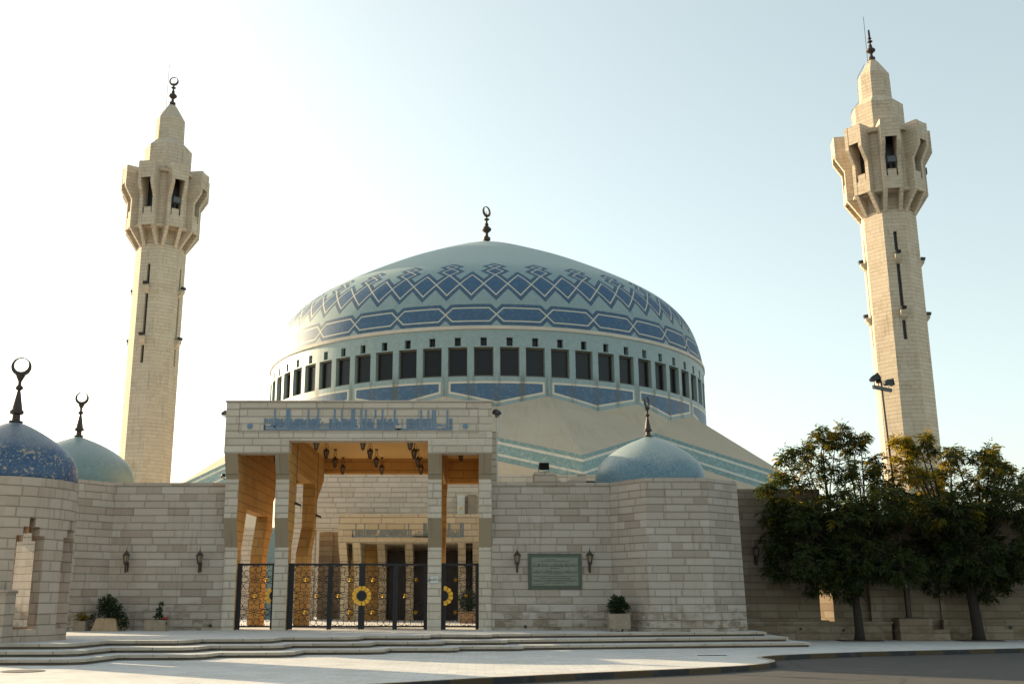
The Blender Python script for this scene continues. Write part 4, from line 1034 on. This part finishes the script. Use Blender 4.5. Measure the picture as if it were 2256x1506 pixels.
# ================================================================== WALL LANTERNS, PLAQUE
def wall_lantern():
    t = thing('wall_lantern', 'x', 'wall lantern', (0,0,0), group='black lanterns on the stone walls')
    b, bg = MB(), MB()
    b.lathe([(0,.80),(.012,.78),(.012,.72),(.035,.70),(.04,.66),(.075,.63),(.135,.56),(.135,.535),(.11,.53)], (0,-.26), 6)
    for k in range(6):
        a = math.pi/3*k; b.tube([(.075*math.cos(a),-.26+.075*math.sin(a),.31),(.118*math.cos(a),-.26+.118*math.sin(a),.535)], .012, 4)
    b.lathe([(.09,.31),(.085,.28),(.085,.245),(.05,.22),(.042,.2),(.03,-.06),(0,-.1)], (0,-.26), 6)
    bg.lathe([(.068,.31),(.108,.53)], (0,-.26), 6)
    b.build('cage', M['lantern'], t, world=False); bg.build('glass', M['lantern_glass'], t, world=False)
    b = MB(); b.box(-.035,.035,-.02,0,-.04,.30); b.tube([(0,-.01,.22),(0,-.12,.27),(0,-.22,.24)], .014, 5); b.build('bracket', M['lantern'], t, world=False)
    b = MB(); b.tube([(.012,-.26,.78),(.03,-.26,.82),(.012,-.26,.86),(-.012,-.26,.87)], .008, 4); b.build('hook', M['lantern'], t, world=False)
    return t
wlz = 2.52
p = wall_lantern(); p.location = (-12.78, 39.0, wlz); p['label'] = 'black wall lantern at left, nearest the round kiosk'
dup(p, (-10.10, 39.0, wlz), 'black wall lantern on the left wall just beside the gateway')
dup(p, (1.50, 39.0, wlz), 'black wall lantern left of the green plaque'); dup(p, (4.15, 39.0, wlz), 'black wall lantern right of the green plaque')
dup(p, (10.85, 41.3, 2.85), 'black wall lantern on the shaded wall beside the left tree')
t = thing('plaque', 'green marble plaque with dark writing on the right wall', 'plaque', (2.9, 39, 2.5))
px0, px1, pz0, pz1 = 1.90, 3.87, 1.86, 3.14
b = MB(); fwd = .13
for q in ((px0,px1,pz1-fwd,pz1),(px0,px1,pz0,pz0+fwd),(px0,px0+fwd,pz0+fwd,pz1-fwd),(px1-fwd,px1,pz0+fwd,pz1-fwd)): b.box(q[0],q[1],38.955,38.998,q[2],q[3])
b.build('frame', M['marble'], t)
b = MB(); b.box(px0+fwd,px1-fwd,38.97,38.998,pz0+fwd,pz1-fwd); b.build('tablet', M['marble_pale'], t)
b = MB(); rnd = random.Random(5)
def script_line(zc, h, xa, xb, dense):
    x = xa
    while x < xb:
        w = rnd.uniform(.02,.06)*dense; kind = rnd.random(); sw = .009 + .007*(h > .07)
        b.box(x, min(x+w, xb), 38.966, 38.97, zc-h*.3, zc-h*.3+sw*1.4, skip='k')
        if kind < .55: b.box(x+w*.4, x+w*.4+sw, 38.966, 38.97, zc-h*.3+sw*1.4, zc+h*rnd.uniform(.1,.5), skip='k')
        if kind > .4: b.box(x+w*.1, x+w*.7, 38.966, 38.97, zc+h*.05, zc+h*.05+sw, skip='k')
        if kind > .8: b.box(x+w*.3, x+w*.3+sw*1.5, 38.966, 38.97, zc-h*.5, zc-h*.38, skip='k')
        x += w + rnd.choice([.004,.004,.018])
Zp = lambda zy: pz1 - (zy-350)/820*(pz1-pz0); Xp = lambda zx: px0 + (zx-525)/1262*(px1-px0)
for zc, h, xa, xb, d in ((490,.035,950,1190,.6),(525,.035,830,1480,.6),(620,.145,635,1680,1),(690,.03,1060,1260,.6),(770,.145,640,1675,1),(830,.03,990,1320,.6),(872,.035,640,1665,.6),(915,.055,805,1530,.7),(960,.035,640,1660,.6),(988,.035,640,1670,.6),(1022,.05,895,1430,.7),(1055,.03,640,900,.6)):
    script_line(Zp(zc), h, Xp(xa), Xp(xb), d)
b.build('writing', M['ink'], t)

# ================================================================== SHADED WALL, PLANTER WALLS AND MAST AT THE RIGHT
t = thing('boundary_wall', 'long shaded stone wall behind the trees with a narrow sunlit slot', 'wall', (18, 41.5, 0))
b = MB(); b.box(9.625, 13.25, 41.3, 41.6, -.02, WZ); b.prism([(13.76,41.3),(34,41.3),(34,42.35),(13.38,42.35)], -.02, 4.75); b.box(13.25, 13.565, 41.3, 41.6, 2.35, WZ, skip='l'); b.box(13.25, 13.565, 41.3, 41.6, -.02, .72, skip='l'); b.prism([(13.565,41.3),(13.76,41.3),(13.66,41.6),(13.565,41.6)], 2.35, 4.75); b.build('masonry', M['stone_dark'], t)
b = MB()
for x0, x1, d in ((15.1,15.52,.28),(17.85,18.02,.12),(19.3,19.42,.12),(21.35,21.55,.2),(25,25.4,.28)): b.box(x0,x1,41.3-d,41.3,-.02,4.6,skip='k')
b.build('buttress', M['stone_dark'], t)
t = thing('planter_wall', 'low stone planter wall between the steps and the left tree', 'planter wall', (12.9, 40.9, 0))
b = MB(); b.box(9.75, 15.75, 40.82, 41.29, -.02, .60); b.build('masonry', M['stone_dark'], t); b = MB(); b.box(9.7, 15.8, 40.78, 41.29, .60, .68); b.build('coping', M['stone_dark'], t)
holes_on(t, [(12.28,.42,.05),(13.9,.36,.04)], 40.82)
t = thing('planter_block', 'stepped stone planter block carrying the floodlight mast', 'planter wall', (16.7, 41.0, 0))
b = MB(); b.box(15.95, 17.2, 40.55, 41.29, .40, .80); b.box(15.9, 17.75, 40.4, 41.29, -.02, .40); b.build('masonry', M['stone_dark'], t)
b = MB(); b.box(16.02,17.12,40.62,41.2,.80,.82); b.build('soil', M['soil'], t)
t = thing('planter_wall', 'low stone planter wall behind the right tree', 'planter wall', (22, 41.0, 0))
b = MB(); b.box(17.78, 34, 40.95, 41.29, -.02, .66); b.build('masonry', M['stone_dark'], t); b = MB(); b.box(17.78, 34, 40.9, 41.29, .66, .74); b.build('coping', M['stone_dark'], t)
holes_on(t, [(20.3,.46,.06),(24.0,.4,.04)], 40.95)
mast = thing('floodlight_mast', 'tall brown mast with three black floodlights before the right minaret', 'lamp post', (16.45, 40.85, .82))
b = MB(); b.tube([(16.45,40.85,.80),(16.44,40.85,1.95)], .105, 12); b.tube([(16.45,40.85,.80),(16.45,40.85,.84)], .17, 12); b.build('base', M['bronze'], mast)
b = MB(); b.tube([(16.44,40.85,1.95),(16.42,40.85,2.3)], [.1,.06], 12); b.build('collar', M['grey_metal'], mast)
b = MB(); b.tube([(16.42,40.85,2.3),(16.22,40.85,9.95)], [.058,.048], 10); b.build('pole', plain('brown_painted_steel', (.12,.085,.07), .5, .2, .2), mast)
bd = Vector((-.80,-.60,0)); o = Vector((16.23,40.78,9.66))
b = MB(); b.extrude([(-.62,-.07),(.62,-.07),(.62,.07),(-.62,.07)], lambda a, c, t_: tuple(o + bd*a + Vector((0,0,c)) + Vector((.6,-.8,0))*t_), -.05, .05); b.build('crossbar', M['black'], mast)
def mast_head(a, rz, s, tilt, zz):
    p = o + bd*a + Vector((0,0,zz)); cz_, sz_ = math.cos(rz), math.sin(rz); ta = R(tilt)
    def T(u, v, w):
        uu, vv = u*math.cos(ta) - v*math.sin(ta), u*math.sin(ta) + v*math.cos(ta)
        return (p.x + uu*cz_ - w*sz_, p.y + uu*sz_ + w*cz_, p.z + vv)
    b = MB(); b.extrude([(-s,-.7*s),(-s,.7*s),(.35*s,.62*s),(1.0*s,.3*s),(1.0*s,-.3*s),(.35*s,-.62*s)], T, -s*.8, s*.8)
    b.extrude([(-1.25*s,-.8*s),(-1.12*s,.85*s),(-1.02*s,.85*s),(-1.05*s,-.8*s)], T, -s*.95, s*.95)
    for w in (-.7, .7): b.tube([T(0,0,w*s), tuple(o + bd*(a + .03*w) + Vector((0,0,.07)))], .013, 4)
    b.build('floodlight', M['black'], mast)
mast_head(.52, R(172), .17, -26, .36); mast_head(.24, R(160), .10, -12, .26); mast_head(-.42, R(185), .17, -5, .30)

# ================================================================== TREES AND SHRUBS
def leaf_spray(mb, p, d, L, n, rnd, lw, ll, tone):
    """a drooping compound leaf: leaflets in pairs along a bending stalk"""
    d = d.normalized(); side = d.cross(Vector((0,0,1)))
    side = side.normalized() if side.length > .05 else Vector((1,0,0))
    q = p.copy(); v = d.copy()
    for i in range(n):
        q = q + v*(L/n); v = (v + Vector((0,0,-.22))).normalized()
        for s in ((-1, 1) if i < n-1 else (0,)):
            ld = (v*.75 + side*s*.8 + Vector((rnd.uniform(-.25,.25),rnd.uniform(-.25,.25),rnd.uniform(-.45,.05)))).normalized()
            w = ld.cross(Vector((rnd.uniform(-1,1),rnd.uniform(-1,1),rnd.uniform(.1,1)))).normalized()*lw
            l = ll*rnd.uniform(.75,1.2); m = q + ld*l*.45; e = q + ld*l
            u = (tone + rnd.uniform(-.02,.02))
            mb.face([q, m + w, e, m - w], uv=[(u,0)]*4)
def tree(label, base, blobs, fork, seed, leafmats, density=1.0, trunk_r=.17, group='trees along the shaded wall'):
    rnd = random.Random(seed)
    t = thing('tree', label, 'tree', base, group=group)
    B = Vector(base); tb = MB()
    F = B + Vector(fork)
    tb.tube([B + Vector((0,0,-.05)), B + Vector((.02,0,.25)), B.lerp(F, .55) + Vector((.03,0,0)), F], [trunk_r*1.35, trunk_r*1.02, trunk_r*.9, trunk_r*.85], 10)
    mains = []
    for k in range(5):
        a = 2*math.pi*k/5 + rnd.uniform(-.3,.3)
        e = F + Vector((math.cos(a)*.75, math.sin(a)*.75, rnd.uniform(1.0,1.7)))
        tb.tube([F - Vector((0,0,.12)), F.lerp(e,.5) + Vector((0,0,.05)), e], [trunk_r*.6, trunk_r*.45, trunk_r*.32], 7); mains.append(e)
    L = [MB() for _ in leafmats]
    for (dx, dy, dz, r, tone) in blobs:
        c = B + Vector((dx, dy, dz)); st = min(mains, key=lambda m: (m-c).length)
        mid = st.lerp(c, .55) + Vector((rnd.uniform(-.12,.12),rnd.uniform(-.12,.12),.1))
        tb.tube([st, mid, c], [trunk_r*.28, trunk_r*.18, .015], 5)
        ncl = max(5, int((9 + 44*r*r)*density))
        for k in range(ncl):
            while True:
                v = Vector((rnd.uniform(-1,1),rnd.uniform(-1,1),rnd.uniform(-1,1)))
                if .05 < v.length < 1: break
            v = v.normalized()*(v.length**.5)
            p = c + Vector((v.x*r*.92, v.y*r*.98, v.z*r*.80))
            tb.tube([c.lerp(p,.2), c.lerp(p,.65) + Vector((0,0,.03)), p], [.016,.009,.004], 3, cap=False)
            gold = rnd.random() < tone; tn = rnd.random(); m = L[1 if gold and len(L) > 1 else 0]
            for i in range(rnd.randint(7, 12)):
                d = Vector((v.x*.6 + rnd.uniform(-1,1), v.y*.6 + rnd.uniform(-1,1), v.z*.4 + rnd.uniform(-.45,.75)))
                leaf_spray(m, p + Vector((rnd.uniform(-.07,.07),rnd.uniform(-.07,.07),rnd.uniform(-.07,.07))), d, rnd.uniform(.18,.33), 4, rnd, .023, .135, min(1, max(0, tn + rnd.uniform(-.15,.15))))
    tb.build('trunk', M['bark'], t, smooth=True)
    for mb, m in zip(L, leafmats):
        if mb.v: mb.build('crown', M[m], t)
    return t
TPX = 40.6/2290
def blobs_from(cx, ybase, spec, seed):
    rnd = random.Random(seed); out = []
    for px, py, r, tone in spec:
        x = (px - cx)*TPX; z = (ybase - py)*TPX*1.03 - .22; rr = r*TPX
        out.append((x, rnd.uniform(-.5,.5)*max(.2, 1.5 - abs(x)*.35), z, rr, tone))
        if r > 45:
            for s in (-1, 1): out.append((x + rnd.uniform(-.3,.3), s*rnd.uniform(.9,1.5), z + rnd.uniform(-.3,.3), rr*.8, tone))
    return out
T1 = [(1755,1235,48,0),(1722,1200,30,0),(1708,1262,20,0),(1845,1240,66,0),(1940,1235,56,0),(1985,1250,36,0),(1775,1150,46,.05),(1860,1140,62,.05),(1945,1140,56,.05),(1752,1075,32,.15),(1810,1058,36,.25),(1868,1050,36,.25),(1925,1060,38,.15),(1975,1090,32,.1),(1790,1012,24,.3),(1838,1005,28,.35),(1880,985,18,.3),(1915,1000,22,.2),(1842,972,15,.35),(1886,966,13,.2),(1748,1024,17,.25),(1735,1110,26,.1),(1718,1140,20,.05),(1862,1285,34,0),(1800,1280,30,0),(1925,983,14,.2),(1962,1035,22,.2),(1712,1095,13,.2)]
T2 = [(2045,1225,54,0),(2130,1235,62,0),(2215,1230,60,0),(2040,1140,50,.2),(2120,1130,60,.15),(2205,1130,60,.1),(2025,1060,38,.85),(2080,1075,38,.5),(2140,1060,36,.45),(2200,1065,40,.3),(2250,1080,34,.25),(2025,1005,27,.95),(2062,1010,22,.6),(2072,983,14,.4),(2125,1020,22,.5),(2150,1005,16,.4),(2185,1030,20,.35),(2228,1035,22,.3),(2212,1008,12,.3),(2000,1110,30,.4),(2090,1275,38,0),(2170,1280,42,0),(2020,990,16,.95),(2250,1050,16,.3)]
tree('dark green feathery tree at left, nearest the steps', (14.25, 40.15, 0), blobs_from(1885, 1408, T1, 1), (-.05, 0, 1.85), 11, ['leaf','leaf_gold'])
tree('feathery tree with a crown tinted sunlit gold before the right minaret', (18.75, 40.3, 0), blobs_from(2143, 1408, T2, 2), (-.1, .05, 1.95), 12, ['leaf','leaf_gold'], trunk_r=.21)
T3 = [(2330,1225,66,0),(2400,1225,66,0),(2310,1140,60,.1),(2390,1130,62,.1),(2300,1075,44,.3),(2360,1060,44,.3),(2310,1250,50,0),(2290,1170,40,.05)]
tree('tree at the right edge, only its left leaves in view', (23.0, 40.5, 0), blobs_from(2350, 1408, T3, 3), (0, 0, 1.9), 13, ['leaf','leaf_gold'], density=.8)
for lab, x, y, w in (('square earth pit at the foot of the left tree', 14.25, 40.12, 1.0),('square earth pit at the foot of the right tree', 18.75, 40.2, 1.0)):
    t = thing('tree_pit', lab, 'tree pit', (x, y, 0)); b = MB(); b.box(x-w*.75, x+w*.75, y-.42, y+.42, .004, .03); b.build('soil', M['soil'], t)
def shrub(name, label, c, parts, seed, cat='shrub', mat='leaf_dark', flowers=()):
    rnd = random.Random(seed); t = thing(name, label, cat, c); C = Vector(c); b = MB(); s = MB()
    for dx, dy, dz, r, n in parts:
        q = C + Vector((dx,dy,dz)); s.tube([C, C.lerp(q,.5) + Vector((.02,0,.03)), q], [.022,.015,.008], 5)
        for i in range(n):
            v = Vector((rnd.gauss(0,1),rnd.gauss(0,1),rnd.gauss(0,1))).normalized()*(rnd.random()**.45)
            p = q + v*r; ld = (v + Vector((rnd.uniform(-.5,.5),rnd.uniform(-.5,.5),rnd.uniform(-.1,.7)))).normalized()
            w = ld.cross(Vector((rnd.uniform(-1,1),rnd.uniform(-1,1),rnd.uniform(-1,1)))).normalized()*.024; l = rnd.uniform(.07,.13); u = rnd.random()
            b.face([p, p + ld*l*.5 + w, p + ld*l, p + ld*l*.5 - w], uv=[(u,0)]*4)
    s.build('stem', M['bark'], t); b.build('leaves', M[mat], t)
    if flowers:
        f = MB()
        for dx, dy, dz in flowers:
            q = C + Vector((dx,dy,dz))
            f.lathe([(0,-.02),(.045,0),(.03,.03),(0,.035)], n=7); k = len(f.v)
            for i in range(k - 7*4 if False else 0, k): pass
            f.v[-(7*3+7*4+0):] = f.v[-(7*3+7*4+0):]
            n_new = 7*3 + 7*4 + 7*3
            f.v[-n_new:] = [(v[0]+q.x, v[1]+q.y, v[2]+q.z) for v in f.v[-n_new:]]
        f.build('flowers', M['flower'], t)
    return t
def planter_box(label, x0, x1, y0, y1, z0, z1, mat, feet=False, taper=0.0, group='stone planters along the walls'):
    t = thing('planter', label, 'planter', ((x0+x1)/2,(y0+y1)/2,.42), group=group)
    b = MB(); zf = z0 + (.09 if feet else 0); th = .07
    lo = [(x0,y0),(x1,y0),(x1,y1),(x0,y1)]; e = taper; hi = [(x0+e,y0+e*.6),(x1-e,y0+e*.6),(x1-e,y1-e*.6),(x0+e,y1-e*.6)]; hin = [(p[0] + (th if i in (0,3) else -th), p[1] + (th if i < 2 else -th)) for i, p in enumerate(hi)]
    b.prism(lo, zf, z1, cap=False, pts_top=hi)
    for i in range(4):
        j = (i+1) % 4
        b.face([(*hi[i],z1),(*hi[j],z1),(*hin[j],z1),(*hin[i],z1)]); b.face([(*hin[i],z1),(*hin[j],z1),(*hin[j],z1-.09),(*hin[i],z1-.09)])
    b.face([(*p,zf) for p in lo][::-1]); b.build('pot', M[mat], t)
    b = MB(); b.face([(*p,z1-.07) for p in hin]); b.build('soil', M['soil'], t)
    if feet:
        b = MB(); b.box(x0+.1,x0+.24,y0+.05,y1-.05,z0,zf); b.box(x1-.24,x1-.1,y0+.05,y1-.05,z0,zf); b.build('foot', M[mat], t)
    return t
planter_box('rough stone trough with dark plants, nearest the round kiosk', -14.62, -13.78, 37.9, 38.35, .42, .76, 'planter')
shrub('flowering_plant', 'low dark plant with orange tips in the trough nearest the kiosk', (-14.2, 38.12, .70), [(-.22,0,.2,.16,90),(.12,0,.16,.2,150),(.3,0,.14,.12,60),(-.12,0,.36,.1,40)], 21, 'plant', 'leaf_gold')
planter_box('tan tapered planter holding a large bush', -13.55, -12.62, 37.9, 38.55, .42, .86, 'terracotta', taper=.13)
shrub('bush', 'large dark green bush spilling over the tan tapered planter', (-13.08, 38.22, .80), [(0,0,.3,.34,520),(-.2,0,.52,.2,200),(.22,-.05,.3,.3,340),(.5,-.1,.02,.22,200),(.62,-.1,-.18,.16,110),(.05,0,.62,.16,110),(-.45,-.1,.05,.14,80),(-.1,.05,.75,.1,50)], 22)
planter_box('speckled stone trough with a single sapling left of the gateway', -11.72, -10.98, 38.0, 38.5, .42, .80, 'planter')
shrub('sapling', 'thin upright sapling with red flowers in the speckled trough', (-11.30, 38.25, .74), [(0,0,.18,.12,110),(.02,0,.38,.09,70),(.06,0,.56,.06,34),(.25,-.1,.05,.1,40)], 23, 'plant', flowers=[(.2,-.15,.1),(.27,-.15,.12),(.33,-.15,.1)])
planter_box('grey stone planter on feet below the right wall', 4.62, 5.36, 37.4, 37.95, .42, 1.02, 'planter', feet=True)
shrub('bush', 'round dark bush in the grey planter on feet', (4.99, 37.67, .95), [(0,0,.32,.28,520),(-.18,0,.28,.2,240),(.18,0,.26,.2,240),(-.1,0,.52,.16,130),(.1,0,.5,.14,110)], 24)
planter_box('stone planter in the courtyard behind the right side gate', -.75, .35, 49.0, 49.6, .42, .95, 'terracotta')
shrub('bush', 'round dark bush in the courtyard seen through the right side gate', (-.35, 49.2, .9), [(0,0,.55,.45,800),(-.1,0,.3,.4,420)], 25)
t = thing('manhole_cover', 'round dark manhole cover in the paving at lower left', 'manhole cover', (-10.0, 24.0, 0)); b = MB(); b.lathe([(.46,.003),(.46,.012),(.40,.014),(0,.014)], (-10.0,24.0), 28); b.build('cover', plain('cast_iron', (.10,.095,.09), .7, .2, .3, 8), t)
t = thing('drain_grate', 'thin dark drain grate in the paving before the right steps', 'drain', (6.6, 30.3, 0)); b = MB(); b.box(6.2,7.0,30.25,30.40,.004,.012); b.build('grate', M['iron'], t)
